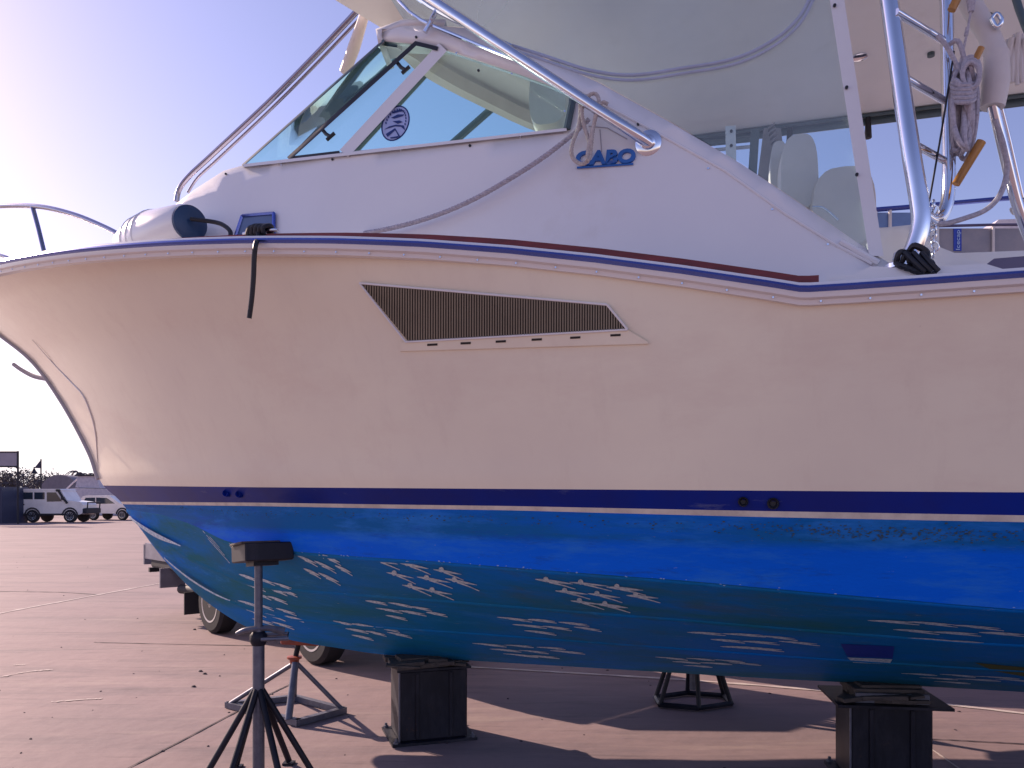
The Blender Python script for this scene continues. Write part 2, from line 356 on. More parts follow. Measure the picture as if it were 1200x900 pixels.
bv_top = BVHTree.FromPolygons([Vector(p) for p in top.v], top.f)
bv_bot = BVHTree.FromPolygons([Vector(p) for p in bot.v], bot.f)
sb = both(lambda q: loft(rc, r3, 8, side=q)); bv_side = BVHTree.FromPolygons([Vector(p) for p in sb.v], sb.f)
# chine ledge and spray rails
def rail_strip(f, s0, s1, wd, q=1, n=90):
    rows = []
    for i in range(n+1):
        s = s0+(s1-s0)*(i/n)**1.3; p = botpt(s, f, q); e = botpt(s, min(f+.04, 1), q)-botpt(s, max(f-.04, 0), q)
        if e.length < 1e-5: e = Vector((0, -q, .2))
        e.normalize(); nn = Vector((0, -e.z*-1, 0)); k = min(1, i/14+.02)*wd
        out = Vector((0, -q*.35, -.94)); flat = Vector((0, -q, 0))
        k *= .6; rows.append([p-e*k*1.6+out*.001, p+out*k*.35-e*k*.2, p+e*k*.55+Vector((0, 0, -.1*k)), p+e*k*.6])
    return rows
for f, sa, wd in ((.985, rc.s0+.03, .030), (.66, rc.s0+.12, .034), (.34, rc.s0+.35, .030)):
    for q in (1, -1):
        mb = MB().grid(rail_strip(f, sa, S_AFT-.2, wd, q)); build(mb, 'spray_rail', 'teal', boat, True)
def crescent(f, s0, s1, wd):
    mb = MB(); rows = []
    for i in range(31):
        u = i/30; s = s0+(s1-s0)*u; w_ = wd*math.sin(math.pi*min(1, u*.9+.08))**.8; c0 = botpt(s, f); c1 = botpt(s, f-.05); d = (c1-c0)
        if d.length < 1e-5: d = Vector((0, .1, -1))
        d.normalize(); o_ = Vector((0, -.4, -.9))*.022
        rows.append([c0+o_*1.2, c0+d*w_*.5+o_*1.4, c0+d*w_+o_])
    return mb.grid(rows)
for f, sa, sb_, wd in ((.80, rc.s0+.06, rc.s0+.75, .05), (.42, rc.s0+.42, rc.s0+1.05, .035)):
    build(crescent(f, sa, sb_, wd), 'strake_edge_glare', 'mark', boat, True)  # pale strips paint the sun glare on the bow strake edges
# deck sheet
dk = MB(); rows = []
for i in range(81):
    s = -4.14+(S_AFT+4.13)*i/80; t = sheerT(s); z = sheerZ(s)
    rows.append([Vector((s, t*x, z-.012+.04*(1-x*x)*(1 if s < 1.5 else 0))) for x in np.linspace(-1, 1, 13)])
build(dk.grid(rows), 'deck', 'white', boat, True)
# rub rail: moulded lip, steel insert, teak toe rail
SS = [(-4.14+(S_AFT+4.1)*(i/300)) for i in range(301)]
for q in (1, -1):
    R = [Vector((s, -sheerT(s)*q, sheerZ(s))) for s in SS]
    if q < 0: prof_m = lambda pr: [(-a_, b_) for a_, b_ in pr]
    else: prof_m = lambda pr: pr
    lip = [(-.03, -.045), (.006, -.045), (.012, -.03), (.03, -.026), (.036, -.01), (.036, .012), (.028, .024), (-.03, .03)]
    build(MB().sweep(R, prof_m(lip)), 'rub_rail', 'white', boat, True)
    ins = [(.034, -.010), (.046, -.006), (.05, .002), (.046, .010), (.034, .014)]
    build(MB().sweep(R, prof_m(ins)), 'rub_rail_insert', 'insert', boat, True)
def toe(s): return .005+.035*min(1, max(0, (s+2.2)/3.2))
R = [s for s in SS if -3.0 < s < loc(966, 334, lambda a_, b_: sheerT(a_)-.03).x]
for q in (1, -1):
    rows = []
    for s in R:
        t = sheerT(s)-.035; z = sheerZ(s)+.024; h = toe(s)
        rows.append([Vector((s, -q*t, z)), Vector((s, -q*(t-.004), z+h)), Vector((s, -q*(t-.035), z+h+.002)), Vector((s, -q*(t-.04), z))])
    build(MB().grid(rows), 'toe_rail', 'teak', boat, False)
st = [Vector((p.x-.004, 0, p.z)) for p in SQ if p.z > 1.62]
build(MB().tube(st, .017, 10), 'stem_shade_band', 'seam', boat, True)  # grey strip paints the shaded face of the rounded stem
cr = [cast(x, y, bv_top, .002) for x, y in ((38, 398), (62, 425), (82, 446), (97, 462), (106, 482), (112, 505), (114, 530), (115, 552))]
if None not in cr: build(MB().tube(cr, [.001, .003, .0045, .006, .006, .005, .003, .001], 8, smooth=4), 'stem_highlight', 'white', boat, True)  # thin white bead drawn in place of the glare line on the bow crease
# screws under the rub rail
mb = MB(); s = -3.2
scr = []
while s < 3.6:
    p = Vector((s, -sheerT(s)-.001, sheerZ(s)-.036)); scr.append(p); s += .15
rlp = MB().lathe([(.004, 0), (.0035, .003)], 8, Matrix.Rotation(math.pi/2, 4, 'X'))
base = None
for p in scr:
    if base is None: base = build(rlp, 'screw', 'steel', boat, False); base.location = p+Vector((0, -.012, 0))
    else:
        c = base.copy(); COL.objects.link(c); c.location = p+Vector((0, -.012, 0))

# white patches on the bottom: every cluster is one part of bird-like flecks
def cluster(cx, cy, wd, hg, slope, n=8, blob=True, thin=1.0, seed=0):
    rnd = random.Random(seed)
    cells = [(-.38, -.42), (-.08, -.40), (.22, -.30), (-.22, -.02), (.08, .02), (.38, -.02), (-.10, .36), (.14, .42), (.40, .30)][:n+1]
    for i, (a_, b_) in enumerate(cells[:n]):
        x0 = cx+a_*wd+rnd.uniform(-3, 3); y0 = cy+b_*hg*.9+slope*a_*wd*.6; L = wd*.29*rnd.uniform(.9, 1.2); th = min(1.45, .7+hg*.02)*thin*rnd.uniform(.8, 1.2)
        sl = slope+rnd.uniform(-.02, .03); mb = MB()
        def put(poly):
            vs = []
            for x, y in poly:
                p = cast(x, y, bv_bot, .003)
                if p is None: return
                vs.append(p)
            if max((vs[k_]-vs[k_-1]).length for k_ in range(len(vs))) > .5: return
            mb.add(vs, [tuple(range(len(vs)))])
        # body: long needle in short quads so that it follows the surface
        N = 7
        for k_ in range(N):
            u0, u1 = k_/N, (k_+1)/N
            h0, h1 = (th*math.sin(math.pi*min(1, u*.92+.04))**.8*(1.3-.6*u) for u in (u0, u1))
            put([(x0+L*(u0-.5), y0+sl*L*(u0-.5)-h0), (x0+L*(u1-.5), y0+sl*L*(u1-.5)-h1), (x0+L*(u1-.5), y0+sl*L*(u1-.5)+h1), (x0+L*(u0-.5), y0+sl*L*(u0-.5)+h0)])
        # tail streak branching down
        dr = (hg*.16 if blob else hg*.08)
        put([(x0-L*.1, y0-.4), (x0+L*.25, y0+sl*L*.25+dr*.55-.3), (x0+L*.25, y0+sl*L*.25+dr*.55+1.1), (x0-L*.14, y0+th*.9)])
        put([(x0+L*.25, y0+sl*L*.25+dr*.55-.3), (x0+L*.58, y0+sl*L*.58+dr), (x0+L*.56, y0+sl*L*.58+dr+.7), (x0+L*.25, y0+sl*L*.25+dr*.55+1.1)])
        if mb.v and blob: put([(x0-L*.22+3.2*math.cos(q), y0-2.6+3.2*math.sin(q)) for q in np.linspace(0, 2*math.pi, 9)[:-1]])
        if mb.v: build(mb, 'bare_patch', 'mark', bottom)
for i, c in enumerate([(374, 660, 72, 36, .42, 8, False, 1), (497, 677, 118, 38, .18, 8, True, .9), (700, 696, 135, 32, .10, 8, True, 1.1), (1108, 740, 170, 28, .05, 8, False, .9),
          (475, 716, 88, 22, .14, 7, False, 1), (646, 734, 112, 20, .08, 7, False, 1), (435, 740, 84, 20, .16, 7, False, .9), (880, 751, 142, 22, .05, 8, False, .9),
          (316, 690, 66, 26, .30, 8, False, 1), (318, 720, 72, 26, .25, 8, False, .8), (618, 762, 116, 16, .05, 8, False, .7), (830, 776, 110, 12, .04, 7, False, .6), (1130, 795, 150, 12, .04, 7, False, .5)]):
    cluster(*c, seed=i+3)
mb = MB()
for k_ in range(7):
    x, y = 232+k_*6, 612+(k_ % 3)*9; mb = MB()
    for bvh in (bv_bot,):
        for j in range(8):
            q = [(x+j*3.2, y+j*3.6), (x+j*3.2+3.2, y+j*3.6+3.6), (x+j*3.2+3.6, y+j*3.6+4.8), (x+j*3.2+.4, y+j*3.6+1.2)]
            vs = [cast(a_, b_, bvh, .004) for a_, b_ in q]
            if None not in vs and max((vs[i]-vs[i-1]).length for i in range(4)) < .1: mb.add(vs, [(0, 1, 2, 3)])
    if mb.v: build(mb, 'bare_patch', 'mark', bottom)
# through-hull fittings in the boot stripe
for x, y, r in ((266, 578, 4.5), (281, 579, 4.5), (871, 588, 6), (906, 590, 7)):
    for t_ in (1,):
        c = None
        rows_r = loft(r2, r1, 3); mbv = MB().grid(rows_r); bvs = BVHTree.FromPolygons([Vector(p) for p in mbv.v], mbv.f)
        c = cast(x, y, bvs, 0)
        if c is None: continue
        Y = (BM @ c).y; rad = r/F*Y
        mb = MB().lathe([(rad, -.01), (rad, .012), (rad*.8, .018), (rad*.55, .012), (rad*.5, .002)], 16, Matrix.Translation(c) @ Matrix.Rotation(math.pi/2, 4, 'X'))
        build(mb, 'drain_fitting', 'black' if x > 500 else 'stripe', boat, True)
rnd = random.Random(23)
def chips(n, place, name, m, smin, smax):
    mb = MB()
    for _ in range(n):
        c_, e_, f_ = place(); a_ = rnd.uniform(smin, smax); b_ = a_*rnd.uniform(.25, .6); k0 = rnd.random()*6
        mb.add([c_+e_*a_*math.cos(k0+q)+f_*b_*math.sin(k0+q) for q in (0, 1.1, 2.3, 3.4, 4.9)], [(0, 1, 2, 3, 4)])
    build(mb, name, m, bottom, kind='stuff')
cen = [rnd.uniform(-.9, 3.3) for _ in range(26)]
def pl1():
    s = rnd.choice(cen)+rnd.gauss(0, .08); p = botpt(s, 1-abs(rnd.gauss(0, .006))); z_ = abs(rnd.gauss(0, .012))
    return Vector((p.x, p.y-.004, p.z+z_)), Vector((1, 0, 0)), Vector((0, -.15, 1))
chips(260, pl1, 'flaked_paint', 'chalk', .002, .006)
def pl2():
    s = rnd.uniform(-1.9, 3.2) if rnd.random() < .5 else rnd.gauss(2.5, .35); u_ = min(max(rnd.gauss(.16, .05), .03), .5); z_ = r3.z(s)*(1-u_)+rc.z(s)*u_; t_ = r3.t(s)*(1-u_)+rc.t(s)*u_
    return Vector((s, -t_-.003, z_)), Vector((1, 0, 0)), Vector((0, -.1, 1))
chips(900, pl2, 'waterline_growth', 'growth2', .001, .006)
# dark scuffs and blue patch near the right stand
def patch(pts, m, name, par=None, bvh=None, off=.002):
    n = 12; q = [Vector((*p, 0)) for p in pts]; rows = []
    for i in range(n+1):
        u = i/n; a_ = q[0].lerp(q[1], u); b_ = q[3].lerp(q[2], u)
        r = [cast(*(a_.lerp(b_, v/4))[:2], bvh or bv_bot, off) for v in range(5)]
        if None in r: return None
        rows.append(r)
    return build(MB().grid(rows), name, m, par or bottom, True)
M['newblue'] = mat('fresh_blue_patch', (.015, .05, .42), .5, nscale=20)
M['growth'] = mat('green_growth', (.10, .12, .03), .8, nscale=15)
patch([(985, 754), (1048, 757), (1046, 771), (993, 769)], 'newblue', 'repainted_patch')
patch([(993, 770), (1046, 772), (1042, 778), (1000, 776)], 'mark', 'worn_edge')
patch([(1142, 776), (1215, 783), (1215, 795), (1165, 786)], 'growth', 'growth_patch')

# ---------------- engine-room air vent on the topside
vent = build(MB().add(*(lambda P: (P, [tuple(range(len(P)))]))([cast(x, y, bv_top, .006) for x, y in ((424, 332), (569, 344.5), (711, 358), (735, 385.5), (606, 393), (479, 399))])), 'air_vent', 'recess', boat)
fr = MB()
def bar(p0, p1, w_, m_, off=.01, n=6, bvh=bv_top):
    P = [cast(p0[0]+(p1[0]-p0[0])*i/n, p0[1]+(p1[1]-p0[1])*i/n, bvh, off) for i in range(n+1)]; m_.tube(P, w_, 6)
out = [(423, 331), (712, 357), (736, 386), (477, 400), (423, 331)]
for a_, b_ in zip(out[:-1], out[1:]): bar(a_, b_, .0045, fr)
build(fr, 'vent_frame', 'white', vent, True)
pl = MB(); rows = []
for i in range(13):
    x = 470+(760-470)*i/12; rows.append([cast(x, 400.5-(x-477)*14.5/259 if x < 736 else 386+(x-736)*.6, bv_top, .008), cast(x, 411-(x-470)*8.5/290, bv_top, .008), cast(x, 412-(x-470)*8.5/290, bv_top, 0)])
build(MB().grid(rows), 'vent_flange', 'cream', vent, False)
sl = MB()
for i in range(104):
    x = 426+i*3.0
    if x > 734: break
    yt = 332+(x-424)*26/288 if x < 712 else 358+(x-712)*28/24; yb = 332+(x-424)*67/55 if x < 479 else 399-(x-479)*13/256
    if yb-yt < 2: continue
    a_, b_ = cast(x, yt+.5, bv_top, .012), cast(x, yb-.5, bv_top, .012); a2, b2 = cast(x+1.5, yt+.5, bv_top, .012), cast(x+1.5, yb-.5, bv_top, .012)
    d = Vector((.004, .006, 0)); sl.add([a_, a2, b2, b_, a_+d, b_+d], [(0, 1, 2, 3), (0, 3, 5, 4)])
build(sl, 'louvre_slats', 'slat', vent, kind='stuff')
for x, y in ((508, 403.5), (547, 401.8), (588, 399.8), (630, 397.6), (675, 395.4), (722, 392.6)):
    vs = [cast(x+a_, y+b_, bv_top, .0095) for a_, b_ in ((-6, -1.2), (6, -1.8), (6, .8), (-6, 1.4))]; build(MB().add(vs, [(0, 1, 2, 3)]), 'drain_slot', 'recess', vent)
# moulded streak under the rub rail and anchor chafe marks near the bow
# ---------------- superstructure
bx = [-2.8, -2.3, -1.8, -1, 0, 1, 2, 3, 5]; by = [.30, .62, .86, 1.13, 1.36, 1.50, 1.58, 1.62, 1.62]
def tc(s, z): return float(np.interp(s, bx, by))-.17*(z-2.4)
def panel(poly, tf, off=0, step=.09):
    """curved panel filling a traced outline on the cabin side surface"""
    P = [loc(x, y, lambda s, z: tf(s, z)+off) for x, y in poly]; q = [Vector((p.x, p.z)) for p in P]
    # densify edges
    Q = []
    for i, a_ in enumerate(q):
        b_ = q[(i+1) % len(q)]; n = max(1, int((b_-a_).length/step))
        Q += [a_.lerp(b_, k_/n) for k_ in range(n)]
    x0, x1 = min(p.x for p in Q), max(p.x for p in Q); y0, y1 = min(p.y for p in Q), max(p.y for p in Q); inner = []
    def inside(p):
        c = False
        for i in range(len(Q)):
            a_, b_ = Q[i], Q[i-1]
            if (a_.y > p.y) != (b_.y > p.y) and p.x < (b_.x-a_.x)*(p.y-a_.y)/(b_.y-a_.y)+a_.x: c = not c
        return c
    y = y0+step*.5; r = 0
    while y < y1:
        x = x0+step*(.5+.5*(r % 2))
        while x < x1:
            p = Vector((x, y))
            if inside(p) and min((p-k_).length for k_ in Q) > step*.5: inner.append(p)
            x += step
        y += step*.87; r += 1
    V, _, Fc, *_ = delaunay_2d_cdt(Q+inner, [(i, (i+1) % len(Q)) for i in range(len(Q))], [list(range(len(Q)))], 1, 1e-5)
    vs = [Vector((v.x, -(tf(v.x, v.y)+off), v.y)) for v in V]; fs = []
    for f in Fc:
        f = list(f); a_, b_, c_ = vs[f[0]], vs[f[1]], vs[f[2]]
        if (b_-a_).cross(c_-a_).y > 0: f = f[::-1]
        fs.append(tuple(f))
    return vs, fs
def mirror(vf): return [Vector((v.x, -v.y, v.z)) for v in vf[0]], [f[::-1] for f in vf[1]]
side_poly = [(186, 292), (205, 240), (228, 222), (262, 200), (283, 194), (405, 178), (540, 164), (664, 151), (674, 112), (640, 97), (520, 56), (488, 50), (450, 47), (446, 38), (480, 27), (545, 33), (620, 60), (700, 96), (785, 143), (870, 193), (950, 247), (1025, 298), (1066, 322), (1066, 345), (940, 350), (800, 330), (700, 316), (600, 305), (500, 297), (400, 294), (300, 293)]
vf = panel(side_poly, tc)
cab = build(MB().add(*vf), 'cabin_side', 'white', boat, True, solid=.035)
build(MB().add(*mirror(vf)), 'cabin_side', 'white', boat, True, solid=.035)
def tinted(poly, name, m, off, **kw):
    vf_ = panel(poly, tc, off, .12); o = build(MB().add(*vf_), name, m, boat, True, **kw)
    return vf_, o
# side windows
gA = [(284, 194), (338, 186), (488, 51), (450, 48)]; gB = [(338, 186), (402, 178), (516, 57), (488, 51)]; gC = [(402, 178), (540, 164), (664, 151), (673, 112), (640, 98), (516, 57)]
for g_, nm in ((gA, 'front_window'), (gB, 'vent_window'), (gC, 'side_window')):
    v_, o_ = tinted(g_, nm, 'glass', -.012)
    build(MB().add(*mirror(v_)), nm, 'glass', boat, True)
def tb(pts, r, off=0.0, n=8, sm=0, mb=None, tf=tc):
    mb = mb or MB(); mb.tube([loc(x, y, lambda s, z: tf(s, z)+off) for x, y in pts], r, n, smooth=sm); return mb
def mpart(mb, name, m, both_=False, **kw):
    o = build(mb, name, m, boat, True, **kw)
    if both_:
        m2 = MB(); m2.v = [(v[0], -v[1], v[2]) for v in mb.v]; m2.f = [f[::-1] for f in mb.f]; build(m2, name, m, boat, True, **kw)
    return o
def strip(a_, b_, wpx, off, thick, n=6):
    """flat bar of pixel width wpx between two traced points on the cabin side"""
    dx, dy = b_[0]-a_[0], b_[1]-a_[1]; L = math.hypot(dx, dy); nx, ny = -dy/L*wpx/2, dx/L*wpx/2; mb = MB(); rows = []
    for i in range(n+1):
        u = i/n; x, y = a_[0]+dx*u, a_[1]+dy*u; f = lambda k_, o_: loc(x+nx*k_, y+ny*k_, lambda s, z: tc(s, z)+o_)
        rows.append([f(-1, off-thick), f(-1, off), f(1, off), f(1, off-thick), f(-1, off-thick)])
    return mb.grid(rows)
mb = strip((338, 186), (488, 50), 5, .012, .03); mb2 = strip((486, 50.5), (513, 57), 5, .0125, .03); mb3 = strip((338, 185), (398, 178), 3, .011, .03); mb.add(mb2.v, mb2.f); mb.add(mb3.v, mb3.f)
mpart(mb, 'window_gasket', 'black', True)
mpart(strip((403, 180), (519, 55), 13, .008, .045), 'window_mullion', 'white', True)
mpart(strip((285, 194), (664, 151.5), 3.5, .016, .02, 14), 'window_sill', 'white', True)
mpart(strip((284, 194), (450, 47), 3, .004, .02), 'windshield_corner', 'trim', True)
# stays on the vent window
for x, y in ((466, 74), (378, 152)):
    mb = tb([(x, y), (x+4, y+5), (x+9, y+8)], .009, .0); tb([(x+5, y+12), (x+14, y+4)], .009, 0, mb=mb); mpart(mb, 'window_stay', 'black')
# front windshield, brow, cabin front (port edge mirrored over a bowed front)
def bridge(pa, bulge, tf=tc, off=0, n=20, up=0):
    P = [loc(x, y, lambda s, z: tf(s, z)+off) for x, y in pa]; rows = []
    for p in P:
        rows.append([Vector((p.x-bulge*(1-x*x), p.y*-x, p.z+up*(1-x*x))) for x in np.linspace(-1, 1, n+1)])
    return rows
def roofpt_(px, py, z): 
    Y = (z-H)*F/(HOR-py); return BI @ Vector(((px-600)/F*Y, Y, z))
sill = bridge([(284, 194)], .30)[0]; hd = catmull([loc(450, 46, tc), roofpt_(474, 62, 3.97), roofpt_(500, 84, 3.98), roofpt_(560, 116, 3.98), roofpt_(640, 152, 3.98), roofpt_(730, 172, 3.97)], 4)
build(MB().grid([[a_.lerp(b_, k_/6) for a_, b_ in zip(sill, hd)] for k_ in range(7)]), 'windshield', 'glass2', boat, True)
rows = []
for i, p in enumerate(hd):
    d = (hd[min(i+1, len(hd)-1)]-hd[max(i-1, 0)]).normalized(); n_ = Vector((-d.y, d.x, 0)); n_ = n_ if n_.x > 0 else -n_
    rows.append([p-n_*.01+Vector((0, 0, -.03)), p+n_*.07+Vector((0, 0, -.04)), p+n_*.07+Vector((0, 0, .04)), p-n_*.01+Vector((0, 0, .05)), p-n_*.01+Vector((0, 0, -.03))])
build(MB().grid(rows), 'front_header', 'offwhite', boat, True)
build(MB().grid([r[:3] for r in bridge([(450, 48), (446, 38), (470, 30), (520, 30)], .16)]), 'windshield_brow', 'white', boat, True, solid=.03)
for k_ in (8, 13): mpart(MB().tube([sill[k_], sill[k_].lerp(hd[k_], .5), hd[k_]], .024, 8), 'windshield_post', 'trim')
build(MB().grid(bridge([(186, 292), (205, 240), (228, 222), (262, 200), (284, 194)], .09, off=-.001)), 'cabin_front', 'white', boat, True)
# wiper inside the windshield line
a_ = loc(352, 172, .72); b_ = loc(438, 82, .60); mpart(MB().tube([a_, b_], .006, 6).tube([loc(372, 150, .68), loc(400, 122, .66)], .014, 8), 'wiper', 'black')
# instrument hood and headlining beam inside
mpart(MB().grid([[Vector((s, y, 3.16-.05*abs(y)+.08*k_)) for y in np.linspace(-.95, .95, 9)] for s, k_ in ((-.7, 0), (0, .3), (.9, .8), (1.0, -1.5))]), 'dashboard', 'offwhite')
# oval badge on the glass
def oval(cx, cy, a1, b1, tilt, m, off, name, par=None, n=28, pts=None):
    P = []
    for q in np.linspace(0, 2*math.pi, n+1)[:-1]:
        x, y = a1*math.cos(q), b1*math.sin(q); P.append((cx+x*math.cos(tilt)-y*math.sin(tilt), cy+x*math.sin(tilt)+y*math.cos(tilt)))
    P = pts or P
    vs = [loc(x, y, lambda s, z: tc(s, z)+off) for x, y in P]; return build(MB().add(vs, [tuple(range(len(vs)))]), name, m, par or boat)
M['badge'] = mat('badge_pale', (.42, .50, .78), .4, nscale=20); M['badgeink'] = mat('badge_ink', (.01, .03, .18), .4, nscale=20)
bd = oval(463.5, 144.5, 15.5, 22, math.radians(25), 'badgeink', -.006, 'window_badge')
oval(463.5, 144.5, 13.8, 20.3, math.radians(25), 'badge', -.004, 'badge_field', bd)
for P in ([(452, 157), (463, 150), (469, 160), (468, 161.5), (463, 152.5), (454, 160.5)], [(450, 152), (456, 148), (464, 146), (473, 147), (475, 153), (470, 148.5), (463, 148), (456, 150)], [(458, 138), (466, 134), (474, 134), (472, 136), (462, 139)], [(460, 142), (468, 141), (472, 143), (466, 145)], [(457, 161), (468, 159), (466, 161.5), (458, 162.5)], [(460, 131), (469, 128), (475, 130), (468, 131), (461, 133)]):
    oval(0, 0, 1, 1, 0, 'badgeink', -.002, 'badge_print', bd, pts=P)
rnd = random.Random(4); mb = MB()
for k_ in range(15):
    q = math.radians(165+k_*13); tl = math.radians(25); x, y = 10.8*math.cos(q), 17*math.sin(q); cx, cy = 463.5+x*math.cos(tl)-y*math.sin(tl), 144.5+x*math.sin(tl)+y*math.cos(tl)
    vs = [loc(cx+u, cy+v, lambda s, z: tc(s, z)-.002) for u, v in ((-.8, -1.2), (.6, -1.3), (.9, 1.1), (-.5, 1.3))]; mb.add(vs, [(0, 1, 2, 3)])
build(mb, 'badge_lettering', 'badgeink', bd)
# raised builder's name
def text_on(txt, fn, m, name, par, squeeze=1, extr=.002, bold=.03):
    cu = bpy.data.curves.new('txt', 'FONT'); cu.body = txt; cu.offset = bold; cu.resolution_u = 4; to = bpy.data.objects.new('txt', cu)
    COL.objects.link(to); dg = bpy.context.evaluated_depsgraph_get(); me = bpy.data.meshes.new_from_object(to.evaluated_get(dg)); bpy.data.objects.remove(to); bpy.data.curves.remove(cu)
    xs = [v.co.x for v in me.vertices]; ys = [v.co.y for v in me.vertices]; x0, x1, y0, y1 = min(xs), max(xs), min(ys), max(ys)
    mb = MB(); mb.add([fn((v.co.x-x0)/(x1-x0), (v.co.y-y0)/(y1-y0)) for v in me.vertices], [tuple(p.vertices) for p in me.polygons]); bpy.data.meshes.remove(me)
    o = build(mb, name, m, par); 
    md = o.modifiers.new('thickness', 'SOLIDIFY'); md.thickness = extr; md.offset = 0
    return o
name_o = text_on('CABO', lambda u, v: loc(675+70*u+(v-.5)*2, 195-3.5*u-17*v, lambda s, z: tc(s, z)+.004), 'logo', 'builder_name', boat, extr=.014, bold=.045)
mpart(strip((676, 196.5), (742, 192), 2.5, .006, .006), 'name_underline', 'logo')
# deck hatch light in the cabin side
hp = [(276, 277), (284, 253), (321, 250), (321, 276)]
M['portglass'] = mat('port_glass', (.10, .16, .30), .1, nscale=3)
pg = build(MB().add([loc(x, y, lambda s, z: tc(s, z)+.012) for x, y in hp], [(0, 1, 2, 3)]), 'portlight', 'portglass', boat)
mb = MB()
for a_, b_ in zip(hp, hp[1:]+hp[:1]): tb([a_, b_], .009, .014, 6, mb=mb)
build(mb, 'portlight_frame', 'insert', pg, True)
# moulded ledge line on the cabin side aft, and its trim
mpart(tb([(700, 118), (760, 150), (850, 200), (920, 250), (980, 287), (1022, 309)], .006, .002), 'side_bead', 'white')
mpart(tb([(985, 283), (1030, 308)], .012, .004), 'grab_strip', 'white')
for x, y in ((561, 83), (488, 44), (748, 146), (265, 204), (390, 187), (551, 171)):
    p = loc(x, y, tc); mpart(MB().lathe([(.006, 0), (.006, .006)], 8, Matrix.Translation(p) @ Matrix.Rotation(math.pi/2, 4, 'X')), 'fastener', 'black')
for pts_ in ([(703, 152), (705, 178)], [(690, 148), (712, 150), (735, 163)], [(300, 196), (410, 183), (540, 169), (660, 156)], [(1002, 300), (1040, 322), (1052, 335)]):
    mpart(tb(pts_, .0022, .001, 5), 'moulding_seam', 'seam')
for x, y in ((330, 190.5), (470, 174), (610, 158.5), (662, 128), (600, 84), (535, 60), (830, 195), (905, 243), (970, 284)):
    p = loc(x, y+2.5, tc); mpart(MB().lathe([(.0045, 0), (.0045, .004)], 8, Matrix.Translation(p) @ Matrix.Rotation(math.pi/2, 4, 'X')), 'fastener', 'steel')
# ---------------- hardtop
zt = 4.06; HT = MB()
front = [(-.10, 1.0), (-.22, .6), (-.28, 0), (-.22, -.6), (-.10, -1.0)]
outl = [(-.16, 1.20), (.5, 1.25), (5.2, 1.25), (5.3, 1.1), (5.3, -1.1), (5.2, -1.25), (1.55, -1.25), (1.2, -1.17), (.95, -1.05), (.59, -.73), (.34, -.30), (.11, .25), (.04, .67), (-.09, 1.0)]
n = len(outl); HT.v = [(s, -t, zt) for s, t in outl]+[(s, -t, zt+.09) for s, t in outl]; HT.f = [tuple(range(n)), tuple(range(n, 2*n))[::-1]]+[(k_, k_+n, (k_+1) % n+n, (k_+1) % n) for k_ in range(n)]
ht = build(HT, 'hardtop', 'roof', boat)
mb = MB().tube([(.2, 1.215, zt-.028), (5.1, 1.215, zt-.028)], .026, 10).tube([(.2, 1.15, zt-.014), (5.1, 1.15, zt-.014)], .012, 8); build(mb, 'roof_edge_rail', 'trim', ht, True)
mb = MB().tube([(1.5, -1.215, zt-.028), (5.1, -1.215, zt-.028)], .026, 10); build(mb, 'roof_edge_rail', 'trim', ht, True)
def roofpt(px, py): 
    Y = (zt-H)*F/(HOR-py); return BI @ Vector(((px-600)/F*Y, Y, zt))
for x, y in ((1007, 66), (1153, 20), (1091, 62)):
    p = roofpt(x, y); build(MB().lathe([(.045, 0), (.045, -.008), (.03, -.012)] if y != 62 else [(.02, 0), (.02, -.02)], 16, Matrix.Translation(p)), 'ceiling_light', 'steel' if y in (66, 31) else 'trim', ht, True)
for x, y in ((1016, 138), (925, 150)):
    p = roofpt(x, y); build(MB().lathe([(.014, 0), (.018, -.02), (.024, -.14), (.02, -.145)], 10, Matrix.Translation(p+Vector((0, -.06, -.02)))), 'rod_hook', 'black', ht, True)
# upper enclosure: clear vinyl side between the coaming and the roof
def te(s, z): return tc(s, min(z, 4.0))
vp = [(476, 28), (545, 32), (620, 59), (700, 95), (785, 142), (870, 192), (950, 246), (1020, 295), (1003, 150), (980, -30), (700, -30), (440, -30)]
v_ = panel(vp, te, -.01, .2); cur = build(MB().add(*v_), 'clear_curtain', 'vinyl', boat, True)
build(MB().add(*mirror(v_)), 'clear_curtain', 'vinyl', boat, True)
zp = [(596, 52), (640, 66), (690, 82), (740, 88), (800, 80), (860, 69), (905, 48), (935, 22), (952, -8), (962, -30)]
mb = tb(zp, .007, .0, 8, 6); tb([(x+2, y+6) for x, y in zp], .006, .0, 8, 6, mb=mb); build(mb, 'curtain_zip', 'zip', cur, True)
# light patch seam on the curtain
post = [(975, -40), (981, 0), (1000, 125), (1013, 210), (1027, 300)]
mb = MB()
rows = []
for x, y in post:
    w_ = 8.5
    rows.append([loc(x-w_, y, lambda s, z: te(s, z)-.03), loc(x-w_, y, lambda s, z: te(s, z)+.012), loc(x+w_, y, lambda s, z: te(s, z)+.012), loc(x+w_, y, lambda s, z: te(s, z)-.03), loc(x-w_, y, lambda s, z: te(s, z)-.03)])
mpart(mb.grid(rows), 'enclosure_post', 'white', True)
for x, y in ((978, 7), (992, 103), (1004, 205)):
    p = loc(x, y, lambda s, z: te(s, z)+.014); mpart(MB().lathe([(.006, 0), (.006, .008)], 8, Matrix.Translation(p) @ Matrix.Rotation(math.pi/2, 4, 'X')), 'fastener', 'black')
# front enclosure panel above the windshield
mpart(tb([(455, -30), (505, 8), (560, 36), (600, 55)], .012, .03, 8, 4), 'brow_rail', 'steel')
mpart(tb([(440, -40), (480, 14), (540, 44), (610, 72)], .008, .02, 8, 4), 'brow_rail', 'steel')
mpart(tb([(514, 8), (498, 38)], .012, .03), 'rail_post', 'steel')
